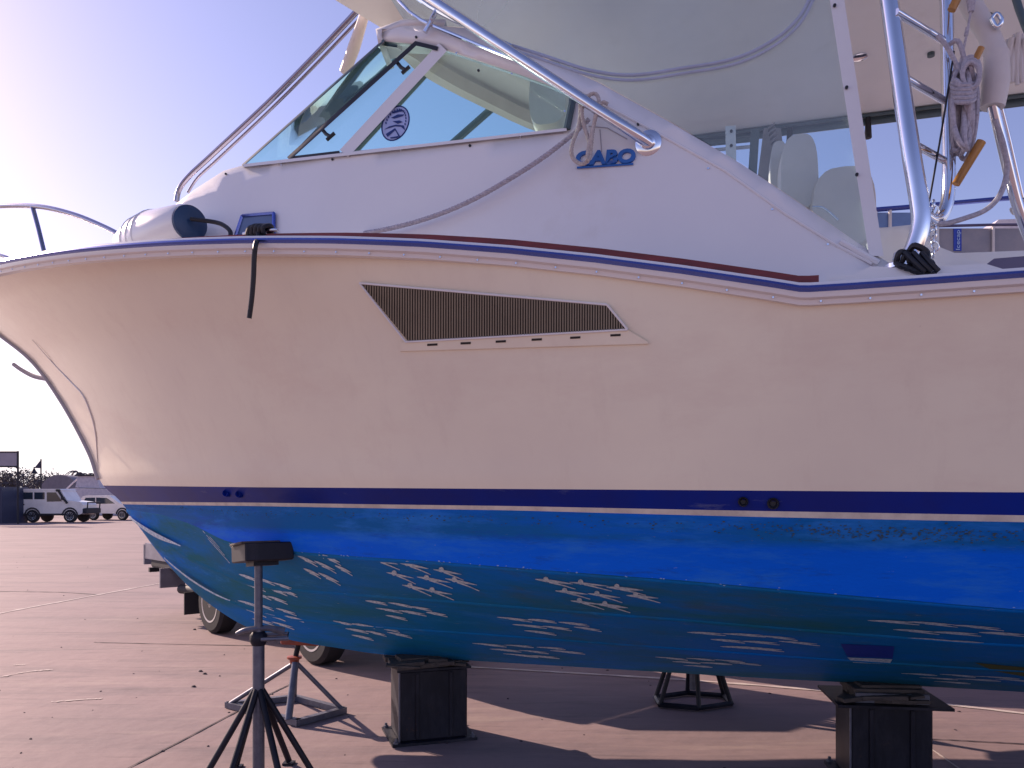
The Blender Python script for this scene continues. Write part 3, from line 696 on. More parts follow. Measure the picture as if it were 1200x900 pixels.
# ---------------- tower and rail tubes
def tt(pts, r, name, m='steel', sm=6, n=14): return mpart(MB().tube([loc(x, y, t) for x, y, t in pts], r, n, smooth=sm), name, m)
tt([(1063, 305, 1.66), (1072, 288, 1.66), (1079, 262, 1.66), (1077, 235, 1.655), (1068, 180, 1.64), (1056, 100, 1.60), (1042, 0, 1.56), (1028, -100, 1.50), (1010, -260, 1.42)], .031, 'tower_leg')
p = loc(1062, 306, 1.66); mpart(MB().lathe([(.075, -.03), (.075, -.015), (.045, .0), (.04, .03)], 20, Matrix.Translation(p)), 'leg_base', 'steel')
tt([(1090, -260, 1.33), (1104, -60, 1.36), (1109, 0, 1.40), (1111, 120, 1.42), (1112, 200, 1.43), (1110, 236, 1.44), (1102, 254, 1.46), (1092, 258, 1.50), (1082, 252, 1.55)], .023, 'ladder_rail')
for (a_, b_) in (((1050, 14), (1106, 48)), ((1062, 92), (1110, 120)), ((1073, 170), (1110, 190)), ((1040, -60), (1104, -20))):
    mpart(MB().tube([loc(*a_, 1.60), loc(*b_, 1.42)], .013, 10), 'ladder_rung', 'steel')
to_ = lambda o_: (lambda s, z: tc(s, min(z, 3.9))+o_)
tt([(420, -58, to_(.12)), (505, -1, to_(.12)), (600, 62, to_(.11)), (700, 128, to_(.09)), (740, 154, to_(.06)), (762, 169, to_(.01))], .022, 'tower_strut', sm=4)
p = loc(760, 168, lambda s, z: tc(s, z)+.004); Rm = Matrix.Translation(p) @ Matrix.Rotation(math.radians(90), 4, 'X')
mpart(MB().lathe([(.052, 0), (.052, .006), (.044, .010), (.030, .012), (.028, .022), (.022, .026)], 28, Rm), 'strut_flange', 'steel')
tt([(560, -150, .9), (432, -2, .74), (330, 105, .60), (250, 180, .50), (222, 206, .48), (210, 222, .48), (207, 236, .48)], .0165, 'tower_strut', 'steel2', sm=5)
tt([(565, -140, .9), (440, 2, .72), (338, 108, .58), (258, 184, .48), (232, 208, .46), (220, 226, .46)], .009, 'tower_strut', 'steel2', sm=5)
tt([(446, -60, .86), (432, 0, .78), (415, 55, .70), (404, 84, .62)], [.02, .024, .034, .03], 'white_strut', 'offwhite', sm=4)
# bow pulpit rail
br = [(-90, 268, .05), (-40, 246, .22), (0, 241.5, .36), (45, 242, .50), (85, 251, .60), (120, 265, .68), (142, 277, .74), (150, 287, .76)]
tt(br, .016, 'bow_rail', 'steel2'); tt([(38, 242, .48), (45, 268, .50), (52, 297, .53)], .015, 'bow_rail_post', 'steel2'); tt([(-60, 285, .2), (0, 299, .38), (14, 305, .42)], .012, 'bow_rail_bar', 'steel2')
# ---------------- aft coaming, bulwark, cockpit
def coam(poly, t0, t1, name, m):
    P = [loc(x, y, t0) for x, y in poly]; n = len(P); d = Vector((0, t0-t1, 0))
    mb = MB(); mb.v = P+[p+d for p in P]; mb.f = [tuple(range(n)), tuple(range(n, 2*n))[::-1]]+[(k_, (k_+1) % n, (k_+1) % n+n, k_+n) for k_ in range(n)]; return mpart(mb, name, m, angle=20)
coam([(1020, 312), (1060, 314), (1100, 312), (1155, 309), (1178, 316), (1300, 305), (1300, 345), (940, 350), (960, 332), (1000, 322)], 1.74, 1.60, 'side_coaming', 'white')
coam([(1150, 314), (1165, 303), (1300, 292), (1300, 330), (1180, 330)], 1.60, 1.45, 'bolster', 'purple')
coam([(1022, 270), (1060, 268), (1095, 287), (1120, 297), (1150, 310), (1150, 330), (1030, 330)], 1.42, 1.10, 'cockpit_step', 'white')
coam([(1085, 298), (1400, 286), (1400, 335), (1085, 335)], .9, .8, 'engine_box', 'white')
coam([(985, 272), (1100, 260), (1100, 330), (985, 330)], .6, .5, 'galley_unit', 'white')
# seats and helm details under the roof
def seat(px, py, pw, ph, t, name='helm_seat', m='offwhite'):
    c = loc(px, py, t); Y = (BM @ c).y; wd, hg = pw/F*Y, ph/F*Y; mb = MB(); N = 14; rows = []
    for j in range(9):
        v = -1+2*j/8; dep = .10*math.sqrt(max(0, 1-v**4))
        rows.append([Vector((c.x+wd/2*math.copysign(abs(math.cos(q))**.6, math.cos(q))*(1-.15*abs(v)), c.y+v*.16, c.z+hg/2*math.copysign(abs(math.sin(q))**.7, math.sin(q))*(1-.12*v*v)+(.05 if math.sin(q) > 0 else 0)*math.sin(q))) for q in np.linspace(0, 2*math.pi, N*2+1)])
    mb.grid(rows); k0 = len(mb.v); mb.add([p for p in rows[0]], [tuple(range(len(rows[0])-1))]); mb.add([p for p in rows[-1]], [tuple(range(len(rows[-1])-1))]); return mpart(mb, name, m)
seat(912, 215, 22, 50, .55, m='offwhite'); seat(935, 222, 46, 80, .75); seat(985, 262, 78, 86, .8); seat(650, 130, 50, 70, .5)
coam([(850, 148), (862, 147), (863, 210), (851, 205)], 1.36, 1.33, 'curtain_bracket', 'white')
for x, y in ((857, 154), (857, 171)): p = loc(x, y, 1.36); mpart(MB().lathe([(.006, 0), (.006, .006)], 8, Matrix.Translation(p) @ Matrix.Rotation(math.pi/2, 4, 'X')), 'fastener', 'black')
coam([(880, 152), (890, 150), (886, 215), (876, 215)], -.2, -.25, 'blind_frame', 'trim')
for k_ in range(11):
    x = 892+k_*2.2; y = 157+k_*5.2
    coam([(x-2+10-k_, y-8), (x+16-k_, y-14+0), (x+16-k_, y-12), (x-2+10-k_, y-5)], -.3, -.34, 'blind_slat', 'curtain')
coam([(915, 150), (895, 150), (885, 230), (925, 230)], -.4, -.42, 'blind_cloth', 'curtain')
tt([(952, 243, 1.2), (965, 244, 1.2), (982, 258, 1.2)], .006, 'seat_grab_rail')
mpart(tb([(664, 152), (672, 112)], .016, .004), 'window_rear_post', 'trim')
tt([(790, 172, -1.0), (880, 163, -1.0)], .02, 'curtain_roll', 'trim'); tt([(790, 180, -1.0), (880, 172, -1.0)], .012, 'curtain_roll', 'zip')
# outrigger and canvas at the right
tt([(1108, -60, 1.30), (1135, 0, 1.34), (1158, 40, 1.38), (1168, 66, 1.40)], [.040, .038, .036, .040], 'outrigger_arm', 'offwhite', 4)
tt([(1168, 62, 1.40), (1167, 95, 1.40), (1163, 126, 1.40)], [.040, .046, .040], 'outrigger_socket', 'offwhite', 4)
tt([(1164, 124, 1.40), (1176, 175, 1.36), (1188, 225, 1.30), (1200, 262, 1.26), (1222, 320, 1.2)], .020, 'outrigger_tube', 'steel', 4)
tt([(1172, 122, 1.36), (1184, 170, 1.32), (1198, 232, 1.28)], .009, 'outrigger_stay', 'steel', 3)
tt([(1180, -40, 1.2), (1194, 10, 1.22), (1214, 60, 1.22)], .014, 'roof_tube', 'trim', 3)
tt([(1162, 22, 1.43), (1168, 16, 1.43), (1174, 24, 1.43), (1168, 32, 1.43), (1162, 22, 1.43)], .008, 'shackle', 'steel', 5)
tt([(1200, 236, 1.15), (1192, 244, 1.15), (1186, 248, 1.15)], .016, 'rail_bracket', 'offwhite', 3)
mb = MB()
for k_ in range(7):
    x = 1176+k_*5; mb.tube([loc(x+6-k_, 38+abs(k_-3)*3, 1.30+.02*(k_ % 2)), loc(x, 68, 1.30), loc(x-2+k_, 100-abs(k_-3)*3, 1.30)], [.010, .013, .008], 8, smooth=3)
mpart(mb, 'rolled_canvas', 'offwhite')

# ------------------------------------------------------------------ loose things on the boat (top level)
def twist(pts, R, name, m, label, cat, strands=3, pitch=.05, group=None, sm=10):
    P = catmull([Vector(p) for p in pts], sm); mb = MB(); d = [0]
    for a_, b_ in zip(P[:-1], P[1:]): d.append(d[-1]+(b_-a_).length)
    L = d[-1]; N = min(int(L/pitch*8), 1200); xs = np.linspace(0, L, N+1); C = [np.interp(xs, d, [p[k_] for p in P]) for k_ in range(3)]; Q = [Vector(c) for c in zip(*C)]
    up = None; fr_ = []
    for i, p in enumerate(Q):
        t_ = (Q[min(i+1, N)]-Q[max(i-1, 0)]).normalized(); up = up or t_.orthogonal().normalized(); up = (up-t_*up.dot(t_)).normalized(); fr_.append((up.copy(), t_.cross(up)))
    for k_ in range(strands):
        mb.tube([p+(fr_[i][0]*math.cos(xs[i]/pitch*2*math.pi+k_*2*math.pi/strands)+fr_[i][1]*math.sin(xs[i]/pitch*2*math.pi+k_*2*math.pi/strands))*R*.5 for i, p in enumerate(Q)], R*.56, 6)
    return build(mb, name, m, None, True, BM, label, cat, group)
twist([loc(372, 278, 1.12), loc(410, 275, 1.20), loc(440, 271, lambda s, z: tc(s, z)+.05), loc(480, 262, lambda s, z: tc(s, z)+.05), loc(520, 249, lambda s, z: tc(s, z)+.05), loc(560, 231, lambda s, z: tc(s, z)+.05), loc(605, 205, lambda s, z: tc(s, z)+.05), loc(640, 182, lambda s, z: tc(s, z)+.05), loc(668, 160, lambda s, z: tc(s, z)+.04), loc(690, 140, lambda s, z: tc(s, z)+.03)], .0105, 'mooring_rope', 'greyrope', 'long grey twisted rope sagging along the white cabin side from the deck edge', 'rope', pitch=.045)
L_ = lambda pts, dt=.075: [loc(x, y, lambda s, z, k_=i: tc(s, z)+dt+.008*math.sin(k_*2.1)) for i, (x, y) in enumerate(pts)]
kn = MB()
twist(L_([(690, 112), (681, 118), (680, 135), (677, 152), (670, 172), (672, 186), (683, 192), (691, 184), (690, 165), (684, 145), (682, 128), (688, 116)]), .0085, 'hanging_rope', 'rope', 'pale twisted rope loop knotted round the steel strut, hanging over the blue name', 'rope', pitch=.034)
twist(L_([(686, 120), (690, 112), (698, 110), (702, 118), (700, 130), (695, 150), (690, 172), (688, 188)], .085)+L_([(692, 178), (694, 160), (697, 140), (700, 128), (706, 120), (712, 122)], .08), .008, 'hanging_rope', 'rope', 'shorter pale rope tail tied in the knot beside the larger hanging loop', 'rope', pitch=.034)
# fender on the foredeck
fa = loc(223, 261, 1.27); ax = Vector((.90, -.43, 0)).normalized(); LN = .80; fb = fa-ax*LN
Mx = Matrix.Translation(fb) @ ax.to_track_quat('Z', 'Y').to_matrix().to_4x4()
fen = empty('boat_fender', BM @ fa, 0, 'fat white fender with a round navy end lying on the foredeck', 'fender')
FI = Matrix.Translation(BM @ fa).inverted() @ BM
def fbuild(mb, name, m): mb.v = [tuple(FI @ Vector(v)) for v in mb.v]; return build(mb, name, m, fen, True)
fbuild(MB().lathe([(.02, -.07), (.045, -.06), (.055, 0), (.085, .05), (.125, .14), (.148, .3), (.146, .45), (.128, .58), (.104, LN-.04), (.092, LN-.012)], 32, Mx), 'body', 'white')
fbuild(MB().lathe([(.090, LN-.014), (.089, LN+.003), (.078, LN+.008), (.02, LN+.010)], 32, Mx), 'end_cap', 'navy')
fbuild(MB().lathe([(.03, -.09), (.035, -.075), (.03, -.06)], 12, Mx), 'eye', 'white')
mb = MB()
for z_ in (.30, .37, .44): mb.lathe([(.145, z_-.006), (.152, z_), (.145, z_+.006)], 32, Mx)
fbuild(mb, 'rib', 'white')
build(MB().tube([fa+Vector((.02, -.02, .01)), loc(250, 260, 1.27), loc(262, 264, 1.28), loc(270, 272, 1.3), loc(268, 284, 1.32)], .011, 8, smooth=6), 'fender_line', 'black', None, True, BM, 'short black line running from the navy fender end to the deck', 'rope')
# cleat with lashed black line
def ct(s, z=0): return sheerT(s)-.05
cl = loc(305, 272, lambda s, z: ct(s)); cle = empty('mooring_cleat', BM @ cl, -A, 'polished steel mooring cleat on the deck edge wound with black line', 'cleat')
build(MB().tube([(-.085, 0, .0), (-.04, 0, .006), (.04, 0, .006), (.085, 0, .0)], [.006, .011, .011, .006], 10).tube([(-.02, 0, .0), (-.022, 0, -.05)], .010, 8).tube([(.02, 0, .0), (.022, 0, -.05)], .010, 8), 'horn', 'steel', cle, True)
mb = MB()
for k_ in range(5):
    q = k_*1.3; mb.tube([cl+Vector((-.05+.02*k_, -.022, -.012)), cl+Vector((-.03+.016*k_, -.03, .012+.004*math.sin(q))), cl+Vector((-.005+.014*k_, -.0, .022)), cl+Vector((.005+.01*k_, .02, .0)), cl+Vector((-.02+.012*k_, 0, -.03)), cl+Vector((-.05+.02*k_, -.022, -.012))], .0095, 8, smooth=5)
def hang(px, py, off): 
    return loc(px, py, lambda s, z: sheerT(s)+off)
mb.tube([cl+Vector((0, -.02, 0)), hang(303, 279, -.01), hang(300, 285, .062), hang(298, 300, .066), hang(297, 325, .06), hang(295, 350, .055), hang(292, 373, .05)], [.010, .0105, .0105, .010], 8, smooth=6)
build(mb, 'black_line', 'black', None, True, BM, 'black line lashed round the cleat with its end hanging down the cream hull', 'rope')
# coiled rope on the ladder
mb = MB(); rnd = random.Random(11)
for k_ in range(13):
    cx, cy = 1129+rnd.uniform(-5, 5), 128+rnd.uniform(-8, 8); hx, hy = rnd.uniform(4, 12), rnd.uniform(38, 56); t0 = 1.47+rnd.uniform(-.05, .05)
    ph = rnd.uniform(-.15, .15)
    mb.tube([loc(cx+hx*math.cos(q)+hy*math.sin(q)*ph, cy+hy*math.sin(q), t0+.03*math.cos(2*q+k_)) for q in np.linspace(0, 2*math.pi, 13)], .0085, 7, smooth=4)
for k_ in range(5):
    cy = 96+k_*5; mb.tube([loc(1129+13*math.cos(q), cy+4*math.sin(q), 1.49+.06*math.sin(q)) for q in np.linspace(0, 2*math.pi, 11)], .0085, 7, smooth=4)
for k_ in range(3):
    mb.tube([loc(1138+10*math.cos(q), 82+15*math.sin(q)+k_*3, 1.5+.02*k_) for q in np.linspace(0, 2*math.pi, 11)], .0085, 7, smooth=4)
mb.tube([loc(1098, 42, 1.5), loc(1108, 52, 1.5), loc(1116, 66, 1.5), loc(1126, 86, 1.5)], .0085, 7, smooth=5).tube([loc(1108, 56, 1.48), loc(1122, 48, 1.5), loc(1130, 70, 1.5), loc(1132, 84, 1.5)], .0085, 7, smooth=5)
build(mb, 'coiled_rope', 'greyrope', None, True, BM, 'thick grey coil of rope hanging from the tower ladder', 'rope')
for (a_, b_, t_, lb) in (((1150, 166), (1120, 216), 1.5, 'varnished wooden rod angled down below the rope coil'), ((1136, -30), (1115, 12), 1.5, 'end of a varnished wooden rod at the top edge beside the ladder'), ((1150, 56), (1142, 72), 1.5, 'varnished wooden stub poking out above the rope coil')):
    build(MB().tube([loc(*a_, t_), loc(*b_, t_)], [.0165, .0145] if a_[1] != 56 else .012, 12), 'wooden_rod', 'gold', None, True, BM, lb, 'rod')
build(MB().tube([loc(1137, -20, 1.5), loc(1138, 12, 1.5), loc(1133, 40, 1.5), loc(1124, 80, 1.5)], .004, 6).tube([loc(1138, 0, 1.5), loc(1138, 14, 1.5)], [.016, .010], 8).tube([loc(1134, 32, 1.5), loc(1132, 42, 1.5)], .007, 8), 'outrigger_halyard', 'greyrope', None, True, BM, 'thin halyard with a blue snap dropping to the rope coil', 'rope')
build(MB().tube([loc(1118, 60, 1.5), loc(1104, 150, 1.5), loc(1089, 236, 1.52)], .0035, 6, smooth=4), 'thin_cord', 'black', None, True, BM, 'thin black cord running slantwise down beside the tower leg', 'cord')
build(MB().tube([loc(1166, 140, 1.44), loc(1176, 170, 1.42), loc(1180, 200, 1.40), loc(1172, 228, 1.42), loc(1155, 246, 1.44), loc(1130, 256, 1.46), loc(1108, 262, 1.48), loc(1094, 262, 1.5)], .0095, 8, smooth=6), 'grey_hose', 'greyrope', None, True, BM, 'grey hose drooping in a wide curve beside the ladder foot', 'hose')
mb = MB()
for k_ in range(5):
    x, y = 1052+k_*7, 300+k_*2.5
    mb.tube([loc(x-2, y+8, 1.72), loc(x+2, y-4, 1.735), loc(x+12, y-2, 1.70), loc(x+14, y+12, 1.74), loc(x+4, y+12, 1.75), loc(x-2, y+8, 1.72)], .010, 7, smooth=5)
for k_ in range(3): mb.tube([loc(1060+k_*10, 296, 1.74), loc(1072+k_*9, 308, 1.76), loc(1084+k_*8, 318, 1.76)], .009, 7, smooth=3)
mb.tube([loc(1066, 294+0, 1.72), loc(1072, 288, 1.735), loc(1086, 296, 1.73), loc(1084, 308, 1.74), loc(1070, 314, 1.75)], .011, 7, smooth=5)
build(mb, 'lashing', 'black', None, True, BM, 'black lashing wound round the foot of the steel tower leg', 'rope')
mb = MB()
for k_ in range(9):
    c = loc(1094+2*math.sin(k_*2), 240+k_*7, 1.50); mb.tube([c+Vector((.012*math.cos(q) if k_ % 2 else 0, 0 if k_ % 2 else .012*math.cos(q), .018*math.sin(q))) for q in np.linspace(0, 2*math.pi, 10)], .0035, 6)
build(mb, 'steel_chain', 'steel', None, True, BM, 'short galvanised chain hanging at the bottom of the ladder', 'chain')
build(MB().tube([loc(75, 452, -.02), loc(58, 445, -.10), loc(40, 441, -.14), loc(26, 434, -.16), (loc(16, 427, -.18))], [.012, .017, .017, .015], 8, smooth=5), 'bow_strap', 'greyrope', None, True, BM, 'short curved grey line sticking out beyond the stem of the bow', 'rope')

# ------------------------------------------------------------------ ground
def plane(name, pts, z, m, **kw): return build(MB().add([(p[0], p[1], z) for p in pts], [tuple(range(len(pts)))]), name, m, **kw)
gr = MB(); gx = [-600, -200, -80, -30, -12, -6, 0, 6, 12, 30, 80, 200, 600]; gy = [-60, -12, 0, 4, 8, 14, 25, 60, 150, 400, 1200]
gr.grid([[(x, y, 0) for x in gx] for y in gy]); build(gr, 'ground', 'ground', kind='structure')
def line(name, pxs, w_, m, z, jit=0, seed=1):
    rnd = random.Random(seed); P = [G(*p) for p in pxs]; P = catmull(P, 12) if len(P) > 2 else [P[0].lerp(P[1], i/24) for i in range(25)]; rows = []
    for i, p in enumerate(P):
        d = (P[min(i+1, len(P)-1)]-P[max(0, i-1)]).normalized(); n_ = Vector((-d.y, d.x, 0)); w2 = w_/2*(1+rnd.uniform(-jit, jit)); n_ *= w2; o_ = n_*rnd.uniform(-jit, jit)*.4
        rows.append([(p.x-n_.x+o_.x, p.y-n_.y+o_.y, z), (p.x+n_.x+o_.x, p.y+n_.y+o_.y, z)])
    build(MB().grid(rows), name, m, kind='structure')
line('slab_joint', [(-40, 693), (60, 694), (116, 697)], .035, 'joint', .004, .5)
line('slab_joint', [(110, 753), (200, 755), (300, 757)], .018, 'joint', .004, .4, 2)
line('slab_joint', [(130, 911), (225, 862), (310, 817), (345, 800)], .012, 'joint', .004, .5, 3)
line('slab_joint', [(1080, 866), (1140, 869), (1230, 874)], .012, 'joint', .004, .5, 4)
line('painted_line', [(-60, 732), (0, 719), (100, 700), (192, 683)], .055, 'paint', .0045, .4, 5)
line('painted_line', [(550, 782), (800, 797), (985, 812), (1230, 840)], .05, 'paint', .0045, .3, 6)
line('painted_line', [(1088, 876), (1105, 888), (1125, 902)], .012, 'paint', .0045, .3, 7)
line('pale_scrape', [(0, 794), (30, 788), (62, 785)], .03, 'paint', .0045, .8, 8)
line('pale_scrape', [(60, 823), (100, 820), (120, 819)], .02, 'paint', .0045, .8, 9)
line('pale_scrape', [(15, 780), (30, 779)], .02, 'paint', .0045, .8, 9)
for x, y in ((228, 738), (235, 787), (227, 805), (240, 790)):
    p = G(x, y); build(MB().lathe([(.02, 0), (.012, .012), (.002, .014)], 7, Matrix.Translation(p)), 'pebble', 'joint', None, True, label={228: 'dark pebble on the concrete nearest the mudflap', 235: 'upper of the dark pebbles left of the front stand', 227: 'lowest dark pebble left of the front stand', 240: 'dark pebble just beside another left of the front stand'}[x], cat='pebble')

mb = MB(); rnd = random.Random(17)
for k_ in range(170):
    y = 4.3+rnd.random()**1.6*16; x = rnd.uniform(-.75, .75)*y; r_ = rnd.uniform(.004, .012)
    mb.lathe([(r_, 0), (r_*.8, r_*.6), (r_*.2, r_*.9)], 5, Matrix.Translation((x, y, .0)) @ Matrix.Rotation(rnd.random()*6, 4, 'Z') @ Matrix.Diagonal((1.4, .8, .8, 1)))
build(mb, 'loose_grit', 'joint', None, False, label='fine dark grit scattered over the concrete yard', cat='grit', kind='stuff')
# ------------------------------------------------------------------ stands
def stand_front():
    Y = 4.28; c = G(303, HOR+H*F/Y); r = empty('jack_stand', c, 0, 'tall dark screw jack stand with splayed legs in front of the bow', 'jack stand')
    zf = lambda py: H+(HOR-py)/F*Y
    zap = zf(806)
    for k_ in range(6):
        q = math.radians(60*k_+12); build(MB().tube([(.012*math.cos(q), .012*math.sin(q), zap+.0), (.28*math.cos(q), .28*math.sin(q), .02)], .017, 10).box((.28*math.cos(q), .28*math.sin(q), .006), (.06, .06, .012)), 'leg', 'stand', r, True)
    build(MB().tube([(0, 0, .06), (0, 0, zf(745))], .031, 16), 'lower_tube', 'galv', r, True)
    build(MB().tube([(0, 0, zf(745)), (0, 0, zf(655))], .021, 14), 'screw', 'galv', r, True)
    h = build(MB().lathe([(.035, zf(756)), (.045, zf(751)), (.045, zf(744)), (.03, zf(740))], 16), 'collar', 'stand', r, True)
    build(MB().tube([(-.11, -.02, zf(742)), (-.05, -.03, zf(737)), (.05, .02, zf(737)), (.12, .05, zf(742))], [.010, .016, .016, .022], 8, smooth=4).tube([(.02, .03, zf(745)), (.14, .06, zf(745)), (.15, .02, zf(749)), (.02, -.03, zf(748))], .012, 8), 'handle', 'galv', h, True)
    R3 = Matrix.Rotation(math.radians(32), 3, 'Z') @ Matrix.Rotation(math.radians(-6), 3, 'X')
    pz = zf(648)
    build(MB().box((.01, .03, pz), (.25, .30, .095), R3, bev=.006), 'pad', 'stand', r)
    build(MB().box((.01, .03, pz-.055), (.13, .16, .03), R3), 'pad_plate', 'stand', r)
    build(MB().box((-.02, .0, pz+.05), (.2, .25, .014), R3, bev=.003), 'pad_facing', 'wood', r)
    return r
stand_front()
def keel_stand():
    c = G(345, 840); c.z = 0; r = empty('bow_jack_stand', c, 0, 'galvanised tripod stand with orange pad under the bow keel', 'jack stand')
    zf = lambda py: H+(HOR-py)/F*c.y
    ap = zf(776); pts = [W(268, 836, 5.75)-c, W(349, 850, 5.3)-c, W(402, 838, 5.6)-c, W(345, 824, 5.95)-c]
    for p in pts: p.z = .025
    for i, p in enumerate(pts):
        if i == 1: continue
        build(MB().tube([(0.01, 0, ap), p], .016, 10), 'leg', 'galv', r, True)
    a_ = pts[1]; build(MB().tube([(.012, -.02, ap), (.012, a_.y+.03, .03)], .024, 12), 'leg', 'galv', r, True)
    for i in range(4):
        a_, b_ = pts[i], pts[(i+1) % 4]; d = b_-a_; R3 = Matrix.Rotation(math.atan2(d.y, d.x), 3, 'Z'); build(MB().box((a_+b_)/2, (d.length+.03, .045, .04), R3), 'base_bar', 'galv', r)
    build(MB().lathe([(.03, ap-.01), (.034, ap+.02), (.05, ap+.025), (.05, ap+.04), (.02, ap+.045)], 12), 'collar', 'orange', r, True)
    build(MB().tube([(0, 0, ap), (.03, 0, zf(752))], .018, 10), 'screw', 'stand', r, True)
    build(MB().box((.055, 0, zf(750)), (.26, .16, .045), Matrix.Rotation(.05, 3, 'Y'), bev=.008), 'pad', 'orange', r)
    return r
keel_stand()
def far_stand():
    c = G(812, 824); c.z = 0; r = empty('far_jack_stand', c, .2, 'dark splayed jack stand under the far side of the hull', 'jack stand')
    ap = .78
    for k_ in range(6):
        q = math.radians(20+60*k_); build(MB().tube([(.02*math.cos(q), .02*math.sin(q), ap), (.30*math.cos(q), .22*math.sin(q), .02)], .017, 8), 'leg', 'stand', r, True)
    for k_ in range(6):
        q0, q1 = (math.radians(20+60*j) for j in (k_, k_+1)); build(MB().tube([(.30*math.cos(q0), .22*math.sin(q0), .022), (.30*math.cos(q1), .22*math.sin(q1), .022)], .02, 6), 'base_bar', 'stand', r)
    s_, t_ = (BI @ c).x, (BI @ c).y; top_ = rc.z(s_)+.0
    build(MB().tube([(0, 0, .1), (0, 0, .93)], .024, 12), 'screw', 'galv', r, True)
    build(MB().box((0, 0, .95), (.26, .2, .04), Matrix.Rotation(.3, 3, 'X')), 'pad', 'wood', r)
far_stand()
def block_stand(c, rz, wd, dp, topz, plate, label, name):
    r = empty(name, c, rz, label, 'support stand')
    build(MB().box((0, 0, .008), (wd*1.25, dp*1.25, .016)), 'base_plate', 'stand', r)
    build(MB().box((0, 0, topz/2), (wd, dp, topz-.032), bev=.008), 'pillar', 'stand', r)
    build(MB().tube([(-wd/2-.004, -dp/2-.004, .02), (-wd/2-.004, -dp/2-.004, topz-.02)], .006, 6), 'weld_bead', 'galv', r)
    build(MB().box((0, 0, topz-.008), (plate, plate*.8, .014)), 'top_plate', 'stand', r)
    for sx in (-1, 1):
        for sy in (-1, 1):
            build(MB().lathe([(.016, .016), (.016, .028), (.009, .03), (.009, .044)], 6, Matrix.Translation((sx*wd*.565, sy*dp*.565, 0))), 'anchor_bolt', 'galv', r)
    for k_ in (-1, 1): build(MB().box((k_*wd*.25, -dp/2-.006, topz/2), (.022, .012, topz-.06), bev=.003), 'stiffener', 'stand', r)
    return r
zl = .44
c = G(500, 872); c += Vector((-.01, .20, 0))
ls = block_stand(c, math.radians(18), .42, .33, .455, .46, 'square dark steel pillar stand under the keel, left of the two', 'keel_stand')
for k_, (x, y, z, d) in enumerate(((0, .0, .470, (.50, .13, .028)), (-.02, .13, .472, (.48, .11, .030)), (.02, -.02, .496, (.44, .16, .024)), (-.03, -.13, .471, (.42, .10, .028)))): build(MB().box((x, y, z), d, Matrix.Rotation(.06*(k_-1), 3, 'Z'), bev=.003), 'timber', 'wood', ls)
c = G(1039, 900); c = Vector(((1039-600)/F*4.17, 4.17, 0)); c += Vector((.05, .16, 0))
rs_ = block_stand(c, math.radians(-8), .40, .32, .435, .56, 'square dark steel pillar stand under the keel at the right edge', 'keel_stand')
for k_, (x, y, z, d) in enumerate(((0, -.05, .452, (.34, .12, .032)), (.0, .08, .452, (.34, .10, .032)), (-.01, -.01, .485, (.35, .26, .034)), (.01, .0, .505, (.31, .2, .02)))): build(MB().box((x, y, z), d, Matrix.Rotation(.04*(k_-1), 3, 'Z'), bev=.004), 'timber', 'wood', rs_)
build(MB().box((.0, -.165, .462), (.36, .012, .05), Matrix.Rotation(.05, 3, 'X')), 'sacking', 'galv', rs_)

rnd = random.Random(8)
for par_, zz_ in ((ls, .468), (rs_, .452)):
    for k_ in range(7):
        build(MB().box((rnd.uniform(-.2, .2), -.15+rnd.uniform(-.04, .03), zz_+rnd.uniform(-.004, .03)), (rnd.uniform(.08, .22), rnd.uniform(.05, .1), rnd.uniform(.010, .024)), Matrix.Rotation(rnd.uniform(-.4, .4), 3, 'Z') @ Matrix.Rotation(rnd.uniform(-.08, .08), 3, 'Y'), bev=.002), 'shim', 'wood', par_)
# ------------------------------------------------------------------ low vehicle beyond the hull
def wheel(par, c, R_, wd, axis, spokes=10):
    Mx = Matrix.Translation(c) @ Vector(axis).to_track_quat('Z', 'Y').to_matrix().to_4x4()
    t_ = build(MB().lathe([(R_*.62, -wd/2), (R_*.9, -wd/2), (R_, -wd*.36), (R_, wd*.36), (R_*.9, wd/2), (R_*.62, wd/2)], 32, Mx), 'wheel', 'tyre', par, True)
    rm = MB().lathe([(R_*.62, wd*.42), (R_*.64, wd*.51), (R_*.58, wd*.50), (R_*.54, wd*.36), (R_*.30, wd*.40), (R_*.16, wd*.44), (R_*.14, wd*.5), (R_*.02, wd*.5)], 32, Mx)
    for k_ in range(spokes):
        q = 2*math.pi*k_/spokes; a_ = Mx @ Vector((R_*.15*math.cos(q), R_*.15*math.sin(q), wd*.44)); b_ = Mx @ Vector((R_*.60*math.cos(q), R_*.60*math.sin(q), wd*.47)); rm.tube([a_, b_], R_*.05, 6)
    build(rm, 'rim', 'rim', t_, True); return t_
fwd = Vector((.675, -.738, 0)).normalized()
v0 = Vector((-1.72, 7.30, 0)); trl = empty('low_vehicle', v0, math.atan2(fwd.y, fwd.x), 'low grey vehicle with alloy wheels and mudflap half hidden beyond the hull', 'vehicle')
for x in (0, -2.25):
    for y, ax_ in ((0.0, (0, -1, 0)), (1.5, (0, 1, 0))): wheel(trl, Vector((x, y, .33)), .33, .22, ax_, spokes=0)
build(MB().box((-1.6, .75, .66), (5.3, 1.62, .12), bev=.02).box((-1.6, .75, .52), (4.4, .7, .16)), 'chassis', 'chassis', trl)
build(MB().box((-1.68, -.06, .80), (5.5, .03, .20)), 'side_board', 'greymetal', trl); build(MB().box((-1.68, 1.56, .80), (5.5, .03, .20)), 'side_board', 'greymetal', trl); build(MB().box((1.08, .75, .80), (.03, 1.6, .20)), 'side_board', 'greymetal', trl)
